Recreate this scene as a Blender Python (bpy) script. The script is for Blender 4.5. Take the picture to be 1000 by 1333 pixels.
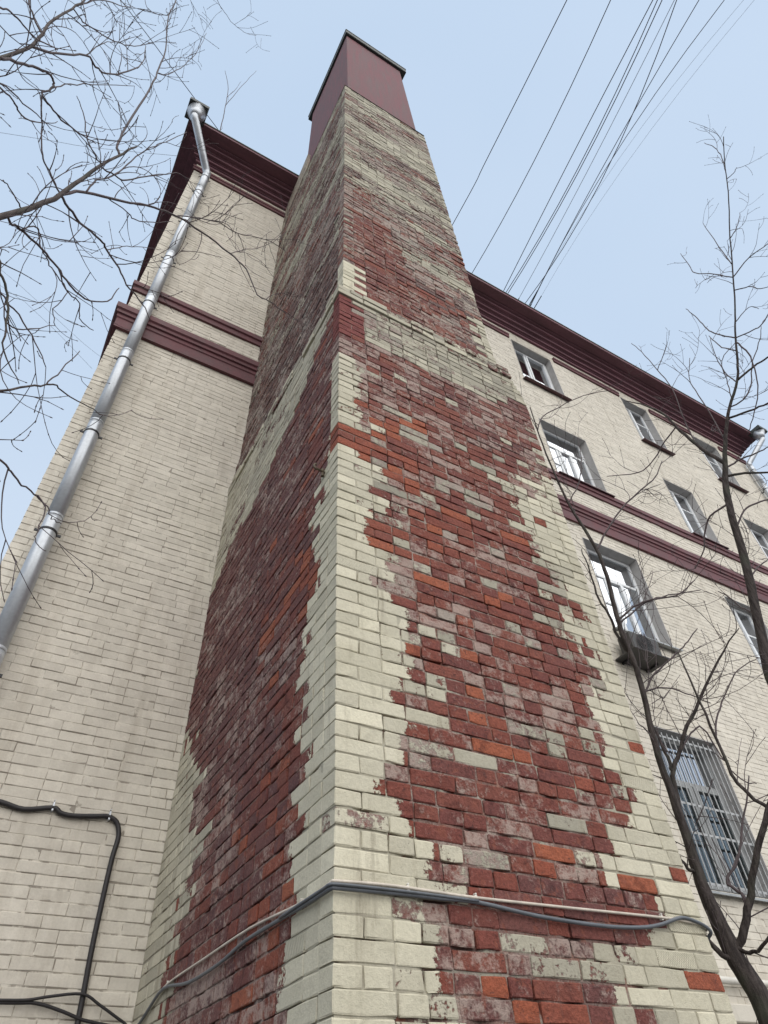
import bpy, math, random
import numpy as np
from mathutils import Vector, Matrix

# ------------------------------------------------------------------ camera, sky, sun, exposure
scene = bpy.context.scene
for o in list(bpy.data.objects):
    bpy.data.objects.remove(o, do_unlink=True)
COL = scene.collection

CAM_H = 1.6
yaw, pitch, roll, FPX = 0.563522, 0.794900, -0.063196, 857.54
fwd = Vector((math.sin(yaw)*math.cos(pitch), math.cos(yaw)*math.cos(pitch), math.sin(pitch)))
rt = Vector((math.cos(yaw), -math.sin(yaw), 0.0))
up = rt.cross(fwd)
r2 = rt*math.cos(roll) + up*math.sin(roll)
u2 = -rt*math.sin(roll) + up*math.cos(roll)
cam_data = bpy.data.cameras.new('camera')
cam = bpy.data.objects.new('camera', cam_data)
COL.objects.link(cam)
cam.matrix_world = Matrix(((r2.x, u2.x, -fwd.x, 0), (r2.y, u2.y, -fwd.y, 0), (r2.z, u2.z, -fwd.z, CAM_H), (0, 0, 0, 1)))
cam_data.sensor_fit = 'VERTICAL'
cam_data.sensor_height = 24.0
cam_data.lens = FPX/1333.0*24.0
cam_data.clip_start = 0.05
cam_data.clip_end = 2000
scene.camera = cam
scene.render.resolution_x = 768
scene.render.resolution_y = 1024

SUN_DIR = Vector((-0.10, -0.74, 0.66)).normalized()      # from the place towards the sun
world = bpy.data.worlds.new('World')
scene.world = world
world.use_nodes = True
wn = world.node_tree.nodes; wl = world.node_tree.links
wn.clear()
w_out = wn.new('ShaderNodeOutputWorld')
sky = wn.new('ShaderNodeTexSky')
sky.sky_type = 'NISHITA'
sky.sun_disc = False
sky.sun_elevation = math.asin(SUN_DIR.z)
sky.sun_rotation = math.atan2(SUN_DIR.x, SUN_DIR.y)
sky.air_density = 1.0; sky.dust_density = 3.0; sky.ozone_density = 1.0
bg1 = wn.new('ShaderNodeBackground'); bg1.inputs['Strength'].default_value = 0.05
wl.new(sky.outputs[0], bg1.inputs['Color'])
# an even cloud deck, slightly mottled, veils the blue
tc = wn.new('ShaderNodeTexCoord')
cn = wn.new('ShaderNodeTexNoise'); cn.inputs['Scale'].default_value = 1.6; cn.inputs['Detail'].default_value = 3
wl.new(tc.outputs['Generated'], cn.inputs['Vector'])
cr = wn.new('ShaderNodeValToRGB')
cr.color_ramp.elements[0].position = 0.3; cr.color_ramp.elements[0].color = (0.56, 0.70, 0.885, 1)
cr.color_ramp.elements[1].position = 0.7; cr.color_ramp.elements[1].color = (0.625, 0.75, 0.915, 1)
wl.new(cn.outputs['Fac'], cr.inputs['Fac'])
# low cloud thins to white haze towards the horizon, the same all round
sxyz = wn.new('ShaderNodeSeparateXYZ'); wl.new(tc.outputs['Generated'], sxyz.inputs[0])
hz = wn.new('ShaderNodeMapRange'); hz.interpolation_type = 'SMOOTHSTEP'
hz.inputs[1].default_value = 0.25; hz.inputs[2].default_value = 0.92; hz.inputs[3].default_value = 0.85; hz.inputs[4].default_value = 0.0
wl.new(sxyz.outputs[2], hz.inputs[0])
hm = wn.new('ShaderNodeMix'); hm.data_type = 'RGBA'
wl.new(hz.outputs[0], hm.inputs[0]); wl.new(cr.outputs[0], hm.inputs[6]); hm.inputs[7].default_value = (0.72, 0.81, 0.93, 1)
bg2 = wn.new('ShaderNodeBackground'); bg2.inputs['Strength'].default_value = 0.31
wl.new(hm.outputs[2], bg2.inputs['Color'])
mx = wn.new('ShaderNodeMixShader'); mx.inputs['Fac'].default_value = 0.90
wl.new(bg1.outputs[0], mx.inputs[1]); wl.new(bg2.outputs[0], mx.inputs[2]); wl.new(mx.outputs[0], w_out.inputs['Surface'])

sun_data = bpy.data.lights.new('sun', 'SUN')
sun_data.energy = 0.92
sun_data.angle = math.radians(100)
sun_data.color = (1.0, 0.93, 0.82)
sun = bpy.data.objects.new('sun', sun_data); COL.objects.link(sun)
sun.rotation_euler = SUN_DIR.to_track_quat('Z', 'Y').to_euler()
sun.location = (6, -10, 25)

scene.render.engine = 'CYCLES'
vs = scene.view_settings
vs.view_transform = 'Standard'; vs.look = 'None'; vs.gamma = 1.0; vs.exposure = 1.75; vs.use_curve_mapping = False

# ------------------------------------------------------------------ helpers
RNG = np.random.RandomState(7)

def empty(name, loc=(0, 0, 0)):
    o = bpy.data.objects.new(name, None); COL.objects.link(o); o.location = loc
    o.empty_display_size = 0.3
    return o

def tag(o, label=None, cat=None, group=None, kind=None):
    if label: o['label'] = label
    if cat: o['category'] = cat
    if group: o['group'] = group
    if kind: o['kind'] = kind
    return o

def mesh_obj(name, verts, faces, mat, parent=None, smooth=False, attrs=None, centre=False):
    """verts in world coordinates; attrs: dict name -> (n,4) float colours"""
    verts = np.asarray(verts, dtype=float)
    org = np.zeros(3)
    if centre:
        org = (verts.min(0)+verts.max(0))/2
    me = bpy.data.meshes.new(name)
    me.from_pydata((verts-org).tolist(), [], [tuple(f) for f in faces])
    if attrs:
        for k, a in attrs.items():
            at = me.attributes.new(k, 'FLOAT_COLOR', 'POINT')
            at.data.foreach_set('color', np.asarray(a, dtype=np.float32).ravel())
    if smooth:
        me.polygons.foreach_set('use_smooth', [True]*len(me.polygons))
    me.materials.append(mat)
    me.update()
    o = bpy.data.objects.new(name, me); COL.objects.link(o)
    o.location = org
    if parent is not None:
        o.parent = parent
        o.matrix_parent_inverse = PINV(parent)
    return o

def world_of(o):
    m = Matrix.Translation(o.location) @ o.rotation_euler.to_matrix().to_4x4()
    if o.parent is not None:
        m = world_of(o.parent) @ o.matrix_parent_inverse @ m
    return m

def PINV(p):
    return world_of(p).inverted()

class MB:
    def __init__(s): s.v = []; s.f = []; s.a = {}
    def add(s, v, f, **at):
        n = len(s.v)
        v = [tuple(p) for p in v]
        s.v += v; s.f += [tuple(i+n for i in q) for q in f]
        for k, c in at.items(): s.a.setdefault(k, []).extend(c)
        return s
    def box(s, a, b, bev=0.0):
        (x0, y0, z0), (x1, y1, z1) = a, b
        if bev <= 0:
            v = [(x0,y0,z0),(x1,y0,z0),(x1,y1,z0),(x0,y1,z0),(x0,y0,z1),(x1,y0,z1),(x1,y1,z1),(x0,y1,z1)]
            f = [(0,3,2,1),(4,5,6,7),(0,1,5,4),(1,2,6,5),(2,3,7,6),(3,0,4,7)]
            return s.add(v, f)
        v = []; idx = {}
        X = (x0, x1); Y = (y0, y1); Z = (z0, z1)
        for i in (0, 1):
            for j in (0, 1):
                for k in (0, 1):
                    sx, sy, sz = (1, -1)[i], (1, -1)[j], (1, -1)[k]
                    for ax in range(3):
                        p = [X[i]+sx*bev, Y[j]+sy*bev, Z[k]+sz*bev]
                        p[ax] = (X[i], Y[j], Z[k])[ax]
                        idx[(i, j, k, ax)] = len(v); v.append(p)
        f = []
        for ax in range(3):
            o1, o2 = [(1, 2), (2, 0), (0, 1)][ax]
            for sgn in (0, 1):
                q = []
                for a_, b_ in ((0, 0), (1, 0), (1, 1), (0, 1)):
                    c = [0, 0, 0]; c[ax] = sgn; c[o1] = a_; c[o2] = b_
                    q.append(idx[(*c, ax)])
                f.append(q if sgn else q[::-1])
        for ax in range(3):
            o1, o2 = [(1, 2), (2, 0), (0, 1)][ax]
            for a_ in (0, 1):
                for b_ in (0, 1):
                    c0 = [0, 0, 0]; c1 = [0, 0, 0]
                    c0[o1] = c1[o1] = a_; c0[o2] = c1[o2] = b_; c0[ax] = 0; c1[ax] = 1
                    q = [idx[(*c0, o1)], idx[(*c1, o1)], idx[(*c1, o2)], idx[(*c0, o2)]]
                    f.append(q if (a_ ^ b_) else q[::-1])
        for i in (0, 1):
            for j in (0, 1):
                for k in (0, 1):
                    q = [idx[(i, j, k, 0)], idx[(i, j, k, 1)], idx[(i, j, k, 2)]]
                    f.append(q if (i ^ j ^ k) else q[::-1])
        return s.add(v, f)
    def tube(s, pts, rad, n=8, cap=True):
        pts = [Vector(p) for p in pts]
        if not hasattr(rad, '__len__'): rad = [rad]*len(pts)
        rings = []
        t = (pts[1]-pts[0]).normalized()
        ref = Vector((0, 0, 1)) if abs(t.z) < 0.9 else Vector((1, 0, 0))
        a = t.cross(ref).normalized()
        v = []
        for i, p in enumerate(pts):
            if i == 0: t = pts[1]-pts[0]
            elif i == len(pts)-1: t = pts[-1]-pts[-2]
            else: t = (pts[i+1]-pts[i]).normalized()+(pts[i]-pts[i-1]).normalized()
            if t.length < 1e-9: t = Vector((0, 0, 1))
            t.normalize()
            a = (a-t*a.dot(t))
            if a.length < 1e-6: a = t.orthogonal()
            a.normalize(); b = t.cross(a)
            for k in range(n):
                an = 2*math.pi*k/n
                v.append(p+(a*math.cos(an)+b*math.sin(an))*rad[i])
        f = []
        for i in range(len(pts)-1):
            for k in range(n):
                k2 = (k+1) % n
                f.append((i*n+k, i*n+k2, (i+1)*n+k2, (i+1)*n+k))
        if cap:
            f.append(tuple(range(n))[::-1]); f.append(tuple((len(pts)-1)*n+k for k in range(n)))
        return s.add(v, f)
    def build(s, name, mat, parent=None, smooth=False, centre=True):
        return mesh_obj(name, s.v, s.f, mat, parent, smooth, {k: c for k, c in s.a.items()} or None, centre)

def smoothline(pts, sub=4):
    """Catmull-Rom through pts"""
    P = [Vector(p) for p in pts]
    out = []
    for i in range(len(P)-1):
        p0 = P[max(i-1, 0)]; p1 = P[i]; p2 = P[i+1]; p3 = P[min(i+2, len(P)-1)]
        for k in range(sub):
            t = k/sub
            out.append(0.5*((2*p1)+(p2-p0)*t+(2*p0-5*p1+4*p2-p3)*t*t+(3*p1-p0-3*p2+p3)*t*t*t))
    out.append(P[-1])
    return out

# ------------------------------------------------------------------ materials
def newmat(name):
    m = bpy.data.materials.new(name); m.use_nodes = True
    nt = m.node_tree
    b = nt.nodes['Principled BSDF']
    return m, nt, b

def N(nt, typ, **kw):
    n = nt.nodes.new(typ)
    for k, v in kw.items(): setattr(n, k, v)
    return n

def L(nt, a, b): nt.links.new(a, b)

def val(nt, op, a, b=None, c=None, clamp=False):
    n = N(nt, 'ShaderNodeMath', operation=op, use_clamp=clamp)
    for i, x in enumerate((a, b, c)):
        if x is None: continue
        if isinstance(x, (int, float)): n.inputs[i].default_value = x
        else: L(nt, x, n.inputs[i])
    return n.outputs[0]

def mixc(nt, fac, a, b, blend='MIX'):
    n = N(nt, 'ShaderNodeMix', data_type='RGBA', blend_type=blend)
    for i, x in ((0, fac), (6, a), (7, b)):
        if isinstance(x, (int, float)): n.inputs[i].default_value = x
        elif isinstance(x, tuple): n.inputs[i].default_value = (*x, 1) if len(x) == 3 else x
        else: L(nt, x, n.inputs[i])
    return n.outputs[2]

def noise(nt, vec, scale, detail=4, rough=0.55, stretch=None, dist=0.0):
    if stretch:
        mp = N(nt, 'ShaderNodeMapping'); mp.inputs['Scale'].default_value = stretch
        L(nt, vec, mp.inputs['Vector']); vec = mp.outputs[0]
    n = N(nt, 'ShaderNodeTexNoise')
    n.inputs['Scale'].default_value = scale; n.inputs['Detail'].default_value = detail
    n.inputs['Roughness'].default_value = rough; n.inputs['Distortion'].default_value = dist
    L(nt, vec, n.inputs['Vector'])
    return n.outputs['Fac']

def ss(nt, x, lo, hi):
    n = N(nt, 'ShaderNodeMapRange', interpolation_type='SMOOTHSTEP')
    L(nt, x, n.inputs[0]); n.inputs[1].default_value = lo; n.inputs[2].default_value = hi
    return n.outputs[0]

def mr(nt, x, lo, hi, a, b):
    n = N(nt, 'ShaderNodeMapRange')
    L(nt, x, n.inputs[0]); n.inputs[1].default_value = lo; n.inputs[2].default_value = hi
    n.inputs[3].default_value = a; n.inputs[4].default_value = b
    return n.outputs[0]

def pos(nt): return N(nt, 'ShaderNodeNewGeometry').outputs['Position']

def bump(nt, b, h, strength, dist):
    n = N(nt, 'ShaderNodeBump'); n.inputs['Strength'].default_value = strength; n.inputs['Distance'].default_value = dist
    L(nt, h, n.inputs['Height']); L(nt, n.outputs[0], b.inputs['Normal'])

def simple(name, col, rough=0.6, metal=0.0, var=0.25, scale=12, bmp=0.15, bdist=0.003, stretch=None):
    m, nt, b = newmat(name)
    p = pos(nt)
    n1 = noise(nt, p, scale, 5, stretch=stretch); n2 = noise(nt, p, scale*6, 4)
    f = val(nt, 'ADD', mr(nt, n1, 0.3, 0.7, 1-var, 1+var), mr(nt, n2, 0.3, 0.7, -var*0.4, var*0.4))
    c = mixc(nt, 1.0, col, f, 'MULTIPLY')
    L(nt, c, b.inputs['Base Color'])
    b.inputs['Metallic'].default_value = metal
    L(nt, mr(nt, n1, 0.3, 0.7, rough-0.08, rough+0.08), b.inputs['Roughness'])
    if bmp: bump(nt, b, n2, bmp, bdist)
    return m

def chimney_material():
    m, nt, b = newmat('flaking_painted_brick')
    p = pos(nt)
    a1 = N(nt, 'ShaderNodeAttribute', attribute_name='under')
    a2 = N(nt, 'ShaderNodeAttribute', attribute_name='pm')
    sp = N(nt, 'ShaderNodeSeparateColor'); L(nt, a2.outputs['Color'], sp.inputs[0])
    cov, res, grey = sp.outputs[0], sp.outputs[1], sp.outputs[2]
    rnd = a2.outputs['Alpha']; waf = a1.outputs['Alpha']
    nb = noise(nt, p, 20, 6, 0.7); nf = noise(nt, p, 75, 5, 0.65); nl = noise(nt, p, 2.2, 5, 0.6)
    nbr = noise(nt, p, 9, 5, 0.6, dist=0.6); ng = noise(nt, p, 260, 3, 0.6)
    streak = noise(nt, p, 5, 5, 0.65, stretch=(2.2, 2.2, 0.22))
    # raw brick
    u = mixc(nt, 1.0, a1.outputs['Color'], mr(nt, nf, 0.25, 0.75, 0.62, 1.38), 'MULTIPLY')
    u = mixc(nt, ss(nt, nbr, 0.52, 0.72), u, mixc(nt, 1.0, a1.outputs['Color'], (0.55, 0.50, 0.52), 'MULTIPLY'))
    nsp = noise(nt, p, 19, 5, 0.6, dist=0.4)
    spall = ss(nt, nsp, 0.575, 0.62)
    u = mixc(nt, val(nt, 'MULTIPLY', spall, 0.55), u, mixc(nt, nf, (0.16, 0.045, 0.032), (0.27, 0.095, 0.06)))
    crack = ss(nt, noise(nt, p, 33, 4, 0.7, dist=1.2), 0.60, 0.66)
    u = mixc(nt, val(nt, 'MULTIPLY', crack, 0.6), u, (0.045, 0.022, 0.022))
    # thin pinkish chalk left by old paint
    rt_ = val(nt, 'ADD', val(nt, 'ADD', res, val(nt, 'MULTIPLY_ADD', nb, 1.5, -0.75)), val(nt, 'ADD', val(nt, 'MULTIPLY_ADD', nf, 0.7, -0.35), val(nt, 'MULTIPLY_ADD', nl, 1.1, -0.55)))
    rm = val(nt, 'MULTIPLY', ss(nt, rt_, 0.34, 0.74), 0.78)
    rescol = mixc(nt, grey, (0.37, 0.275, 0.24), (0.37, 0.34, 0.295))
    u = mixc(nt, rm, u, rescol)
    # thick cream paint
    ct = val(nt, 'ADD', val(nt, 'ADD', cov, val(nt, 'MULTIPLY_ADD', nb, 1.1, -0.55)), val(nt, 'ADD', val(nt, 'MULTIPLY_ADD', nf, 0.6, -0.30), val(nt, 'MULTIPLY_ADD', nbr, 0.5, -0.25)))
    cm = ss(nt, ct, 0.46, 0.54)
    cream = mixc(nt, mr(nt, nl, 0.3, 0.7, 0, 1), (0.55, 0.515, 0.395), (0.65, 0.61, 0.485))
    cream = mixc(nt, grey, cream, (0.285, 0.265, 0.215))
    cream = mixc(nt, 1.0, cream, mr(nt, rnd, 0, 1, 0.86, 1.08), 'MULTIPLY')
    cream = mixc(nt, 1.0, cream, mr(nt, nf, 0.25, 0.75, 0.86, 1.10), 'MULTIPLY')
    # damp dirt spots and runs that lie on the paint
    dirt = val(nt, 'MULTIPLY', ss(nt, streak, 0.52, 0.75), 0.5)
    cream = mixc(nt, dirt, cream, (0.27, 0.235, 0.17))
    blot = val(nt, 'MULTIPLY', ss(nt, noise(nt, p, 3.1, 6, 0.7, dist=0.5), 0.52, 0.72), 0.30)
    cream = mixc(nt, blot, cream, (0.36, 0.325, 0.235))
    spots = val(nt, 'MULTIPLY', ss(nt, nf, 0.66, 0.74), 0.7)
    cream = mixc(nt, spots, cream, (0.15, 0.12, 0.09))
    c = mixc(nt, cm, u, cream)
    c = mixc(nt, val(nt, 'MULTIPLY', ss(nt, streak, 0.58, 0.8), 0.35), c, (0.09, 0.07, 0.065))
    L(nt, c, b.inputs['Base Color'])
    b.inputs['Roughness'].default_value = 0.85
    b.inputs['Specular IOR Level'].default_value = 0.3
    # waffle print on some painted bricks
    sx = N(nt, 'ShaderNodeSeparateXYZ'); L(nt, p, sx.inputs[0])
    h1 = val(nt, 'ADD', sx.outputs[0], sx.outputs[1])
    w1 = val(nt, 'SINE', val(nt, 'MULTIPLY', val(nt, 'ADD', h1, val(nt, 'MULTIPLY', sx.outputs[2], 0.6)), 420.0))
    w2 = val(nt, 'SINE', val(nt, 'MULTIPLY', sx.outputs[2], 480.0))
    wf = val(nt, 'MULTIPLY', val(nt, 'MULTIPLY', w1, w2), waf)
    raw = val(nt, 'SUBTRACT', 1.0, cm)
    h = val(nt, 'ADD', val(nt, 'MULTIPLY', cm, 0.45), val(nt, 'MULTIPLY', nf, 0.8))
    h = val(nt, 'ADD', h, val(nt, 'MULTIPLY', raw, val(nt, 'MULTIPLY', nsp, -2.2)))
    h = val(nt, 'ADD', h, val(nt, 'MULTIPLY', raw, val(nt, 'MULTIPLY', nf, 0.9)))
    h = val(nt, 'ADD', h, val(nt, 'MULTIPLY', raw, val(nt, 'MULTIPLY', rm, 0.5)))
    h = val(nt, 'ADD', h, val(nt, 'MULTIPLY', ng, 0.35))
    h = val(nt, 'ADD', h, val(nt, 'MULTIPLY', nbr, 0.9))
    h = val(nt, 'ADD', h, val(nt, 'MULTIPLY', wf, 0.4))
    bump(nt, b, h, 0.75, 0.006)
    return m

def facade_material():
    m, nt, b = newmat('cream_painted_brick')
    p = pos(nt)
    a2 = N(nt, 'ShaderNodeAttribute', attribute_name='pm')
    sp = N(nt, 'ShaderNodeSeparateColor'); L(nt, a2.outputs['Color'], sp.inputs[0])
    rnd, chip, joint = sp.outputs[0], sp.outputs[1], sp.outputs[2]
    nl = noise(nt, p, 0.55, 5, 0.6); nf = noise(nt, p, 60, 5, 0.65); nb = noise(nt, p, 7, 5, 0.6)
    streak = noise(nt, p, 3.5, 5, 0.65, stretch=(2.0, 2.0, 0.16))
    c = mixc(nt, mr(nt, nl, 0.32, 0.68, 0, 1), (0.59, 0.548, 0.472), (0.665, 0.623, 0.545))
    c = mixc(nt, 1.0, c, mr(nt, rnd, 0, 1, 0.93, 1.05), 'MULTIPLY')
    c = mixc(nt, 1.0, c, mr(nt, nf, 0.25, 0.75, 0.93, 1.06), 'MULTIPLY')
    c = mixc(nt, val(nt, 'MULTIPLY', ss(nt, streak, 0.48, 0.76), 0.40), c, (0.36, 0.315, 0.25))
    sp2 = val(nt, 'MULTIPLY', ss(nt, nf, 0.68, 0.75), 0.55)
    c = mixc(nt, sp2, c, (0.20, 0.165, 0.12))
    # worn joints: mortar dust where the paint has fallen out
    jn = ss(nt, val(nt, 'ADD', noise(nt, p, 11, 4, 0.6), val(nt, 'MULTIPLY', nb, 0.25)), 0.53, 0.66)
    c = mixc(nt, val(nt, 'MULTIPLY', val(nt, 'MULTIPLY', jn, joint), 0.65), c, (0.13, 0.105, 0.08))
    ck = ss(nt, val(nt, 'ADD', chip, val(nt, 'MULTIPLY_ADD', nb, 1.2, -0.6)), 0.62, 0.68)
    c = mixc(nt, ck, c, (0.34, 0.22, 0.16))
    L(nt, c, b.inputs['Base Color'])
    b.inputs['Roughness'].default_value = 0.75
    b.inputs['Specular IOR Level'].default_value = 0.35
    h = val(nt, 'ADD', val(nt, 'MULTIPLY', nf, 0.7), nb)
    bump(nt, b, h, 0.5, 0.005)
    return m

M_CHIM = chimney_material()
M_FAC = facade_material()
M_TRIM = simple('crimson_trim_paint', (0.105, 0.034, 0.041), 0.65, var=0.25, scale=5, bmp=0.3)
M_CORN = simple('faded_crimson_cornice_paint', (0.140, 0.062, 0.079), 0.75, var=0.25, scale=3, bmp=0.3, stretch=(0.4, 2, 2))
M_HOOD = simple('crimson_sheet_metal', (0.118, 0.040, 0.050), 0.8, var=0.38, scale=4, stretch=(3, 3, 0.25), bmp=0.25)
M_CAP = simple('grey_green_sheet_metal', (0.035, 0.042, 0.040), 0.65, 0.0, var=0.3, scale=6)
M_ZINC = simple('galvanised_steel', (0.50, 0.53, 0.57), 0.36, 0.45, var=0.18, scale=5, stretch=(1, 1, 0.3), bmp=0.05)
M_BLACK = simple('black_rubber', (0.018, 0.016, 0.018), 0.55, var=0.3, scale=20)
M_CLAMP = simple('dark_iron', (0.03, 0.03, 0.033), 0.5, 0.5, var=0.3, scale=20)
M_GREYC = simple('grey_cable_sheath', (0.10, 0.11, 0.125), 0.5, var=0.2, scale=15)
M_WHITEC = simple('yellowed_white_cable_sheath', (0.50, 0.445, 0.38), 0.55, var=0.25, scale=9)
M_REVEAL = simple('grey_reveal_plaster', (0.40, 0.39, 0.385), 0.8, var=0.12, scale=8, bmp=0.3)
M_PVC = simple('white_window_plastic', (0.70, 0.72, 0.74), 0.35, var=0.05, scale=6, bmp=0)
M_OLDF = simple('aged_grey_window_paint', (0.30, 0.31, 0.315), 0.5, var=0.12, scale=8)
M_SILLG = simple('grey_metal_sill', (0.33, 0.345, 0.35), 0.45, 0.4, var=0.15, scale=8)
M_SILLR = simple('dark_crimson_metal_sill', (0.075, 0.03, 0.035), 0.5, 0.1, var=0.2, scale=8)
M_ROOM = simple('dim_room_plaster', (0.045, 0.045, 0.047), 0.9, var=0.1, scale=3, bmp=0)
M_CURT = simple('pale_curtain_cloth', (0.50, 0.50, 0.48), 0.9, var=0.12, scale=4, stretch=(8, 8, 0.3), bmp=0.4, bdist=0.01)
M_BAR = simple('pale_grey_bar_paint', (0.36, 0.37, 0.38), 0.5, 0.1, var=0.2, scale=15)
M_AC = simple('grey_appliance_casing', (0.042, 0.04, 0.04), 0.55, 0.0, var=0.15, scale=6, bmp=0.1)
M_ACD = simple('black_grille_wire', (0.02, 0.02, 0.022), 0.5, 0.2, var=0.2, scale=15)
M_PIPEW = simple('pale_painted_pipe', (0.62, 0.60, 0.55), 0.5, 0.0, var=0.12, scale=6)
M_ROOF = simple('green_grey_roof_sheet', (0.075, 0.095, 0.085), 0.5, 0.2, var=0.2, scale=2)
M_WIRE = simple('dark_wire_sheath', (0.035, 0.033, 0.045), 0.6, var=0.2, scale=8, bmp=0)
M_WIRE2 = simple('thin_grey_wire', (0.22, 0.25, 0.30), 0.5, 0.2, var=0.1, scale=8, bmp=0)
M_BRASS = simple('rusty_hook_iron', (0.10, 0.075, 0.05), 0.6, 0.4, var=0.3, scale=40)

def glass_material(nm, base, mul):
    m, nt, b = newmat(nm)
    nt.nodes.remove(b)
    out = nt.nodes['Material Output']
    g = N(nt, 'ShaderNodeBsdfGlossy'); g.inputs['Roughness'].default_value = 0.02
    g.inputs['Color'].default_value = (0.93, 0.96, 1.0, 1)
    t = N(nt, 'ShaderNodeBsdfTransparent'); t.inputs['Color'].default_value = (0.72, 0.78, 0.78, 1)
    fr = N(nt, 'ShaderNodeFresnel'); fr.inputs['IOR'].default_value = 2.6
    f = val(nt, 'MULTIPLY_ADD', fr.outputs[0], mul, base, clamp=True)
    p = pos(nt); nz = noise(nt, p, 2.5, 2)
    bp = N(nt, 'ShaderNodeBump'); bp.inputs['Strength'].default_value = 0.06; bp.inputs['Distance'].default_value = 0.02
    L(nt, nz, bp.inputs['Height']); L(nt, bp.outputs[0], g.inputs['Normal'])
    mxs = N(nt, 'ShaderNodeMixShader')
    L(nt, f, mxs.inputs[0]); L(nt, t.outputs[0], mxs.inputs[1]); L(nt, g.outputs[0], mxs.inputs[2])
    L(nt, mxs.outputs[0], out.inputs['Surface'])
    return m
M_GLASS = glass_material('coated_window_glass', 0.50, 0.55)
M_DUSTY = glass_material('dusty_meshed_glass', 0.02, 0.3)

def bark_material(name, c1, c2):
    m, nt, b = newmat(name)
    p = pos(nt)
    n1 = noise(nt, p, 9, 6, 0.65, stretch=(4, 4, 0.7)); n2 = noise(nt, p, 90, 4, 0.6); n3 = noise(nt, p, 3.0, 3)
    c = mixc(nt, ss(nt, n1, 0.38, 0.66), c1, c2)
    c = mixc(nt, 1.0, c, mr(nt, n2, 0.3, 0.7, 0.8, 1.2), 'MULTIPLY')
    c = mixc(nt, val(nt, 'MULTIPLY', ss(nt, n3, 0.52, 0.7), 0.45), c, (0.055, 0.065, 0.045))
    L(nt, c, b.inputs['Base Color'])
    b.inputs['Roughness'].default_value = 0.85; b.inputs['Specular IOR Level'].default_value = 0.25
    bump(nt, b, val(nt, 'ADD', n1, val(nt, 'MULTIPLY', n2, 0.3)), 0.8, 0.01)
    return m
M_BARK = bark_material('dark_wet_bark', (0.028, 0.022, 0.021), (0.075, 0.062, 0.058))
M_BARK2 = bark_material('grey_brown_bark', (0.055, 0.043, 0.040), (0.115, 0.095, 0.088))
M_TWIG = simple('purplish_twig_bark', (0.082, 0.062, 0.066), 0.8, var=0.3, scale=9, bmp=0.2)

# ------------------------------------------------------------------ ground
def ground_material():
    m, nt, b = newmat('wet_yard_asphalt')
    p = pos(nt)
    n1 = noise(nt, p, 0.4, 6, 0.6); n2 = noise(nt, p, 40, 4, 0.7)
    c = mixc(nt, ss(nt, n1, 0.4, 0.62), (0.052, 0.052, 0.055), (0.105, 0.098, 0.09))
    c = mixc(nt, 1.0, c, mr(nt, n2, 0.3, 0.7, 0.7, 1.3), 'MULTIPLY')
    L(nt, c, b.inputs['Base Color']); L(nt, mr(nt, n1, 0.35, 0.65, 0.45, 0.9), b.inputs['Roughness'])
    bump(nt, b, n2, 0.5, 0.01)
    return m
g = mesh_obj('ground', [(-400, -400, 0), (400, -400, 0), (400, 400, 0), (-400, 400, 0)], [(0, 1, 2, 3)], ground_material())
tag(g, kind='structure')

# ------------------------------------------------------------------ bricks
COURSE = 0.077
def brick_shape(c, ux, n, w, h, d, rng, jit, ch, gx=5, gz=4):
    """One brick: front sheet with worn rim, sides running back. c = centre of the front face."""
    ux = np.array(ux, float); n = np.array(n, float); uz = np.array((0, 0, 1.0)); c = np.array(c, float)
    v = []
    tx = rng.uniform(-1, 1)*jit*0.6; tz = rng.uniform(-1, 1)*jit*0.4
    us = np.linspace(-1, 1, gx); zs = np.linspace(-1, 1, gz)
    us = us.copy(); zs = zs.copy()
    us[1] = -1+2*ch*1.6/w; us[-2] = 1-2*ch*1.6/w
    zs[1] = -1+2*ch*1.6/h; zs[-2] = 1-2*ch*1.6/h
    for j, z in enumerate(zs):
        for i, u in enumerate(us):
            ex = (i in (0, gx-1)) + (j in (0, gz-1))
            off = -ch*(0, 0.9, 1.9)[ex]
            ju = rng.uniform(-1, 1)*jit*(0.9 if ex else 0.5); jz = rng.uniform(-1, 1)*jit*(0.7 if ex else 0.4)
            off += rng.uniform(-1, 1)*jit*0.5 + tx*u + tz*z
            sh = 1.0
            if ex == 2: sh = 1.0 - ch*0.7/w
            v.append(c+ux*(u*w/2*sh+ju)+uz*(z*h/2*(1-ch*0.5/h if ex == 2 else 1)+jz)+n*off)
    f = []
    for j in range(gz-1):
        for i in range(gx-1):
            a = j*gx+i
            f.append((a, a+1, a+gx+1, a+gx))
    ring = [i for i in range(gx)]+[j*gx+gx-1 for j in range(1, gz)]+[(gz-1)*gx+i for i in range(gx-2, -1, -1)]+[j*gx for j in range(gz-2, 0, -1)]
    base = len(v)
    for q in ring:
        j, i = divmod(q, gx)
        v.append(c+ux*(us[i]*w/2)+uz*(zs[j]*h/2)-n*d)
    m = len(ring)
    for k in range(m):
        k2 = (k+1) % m
        f.append((ring[k2], ring[k], base+k, base+k2))
    return v, f

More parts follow.
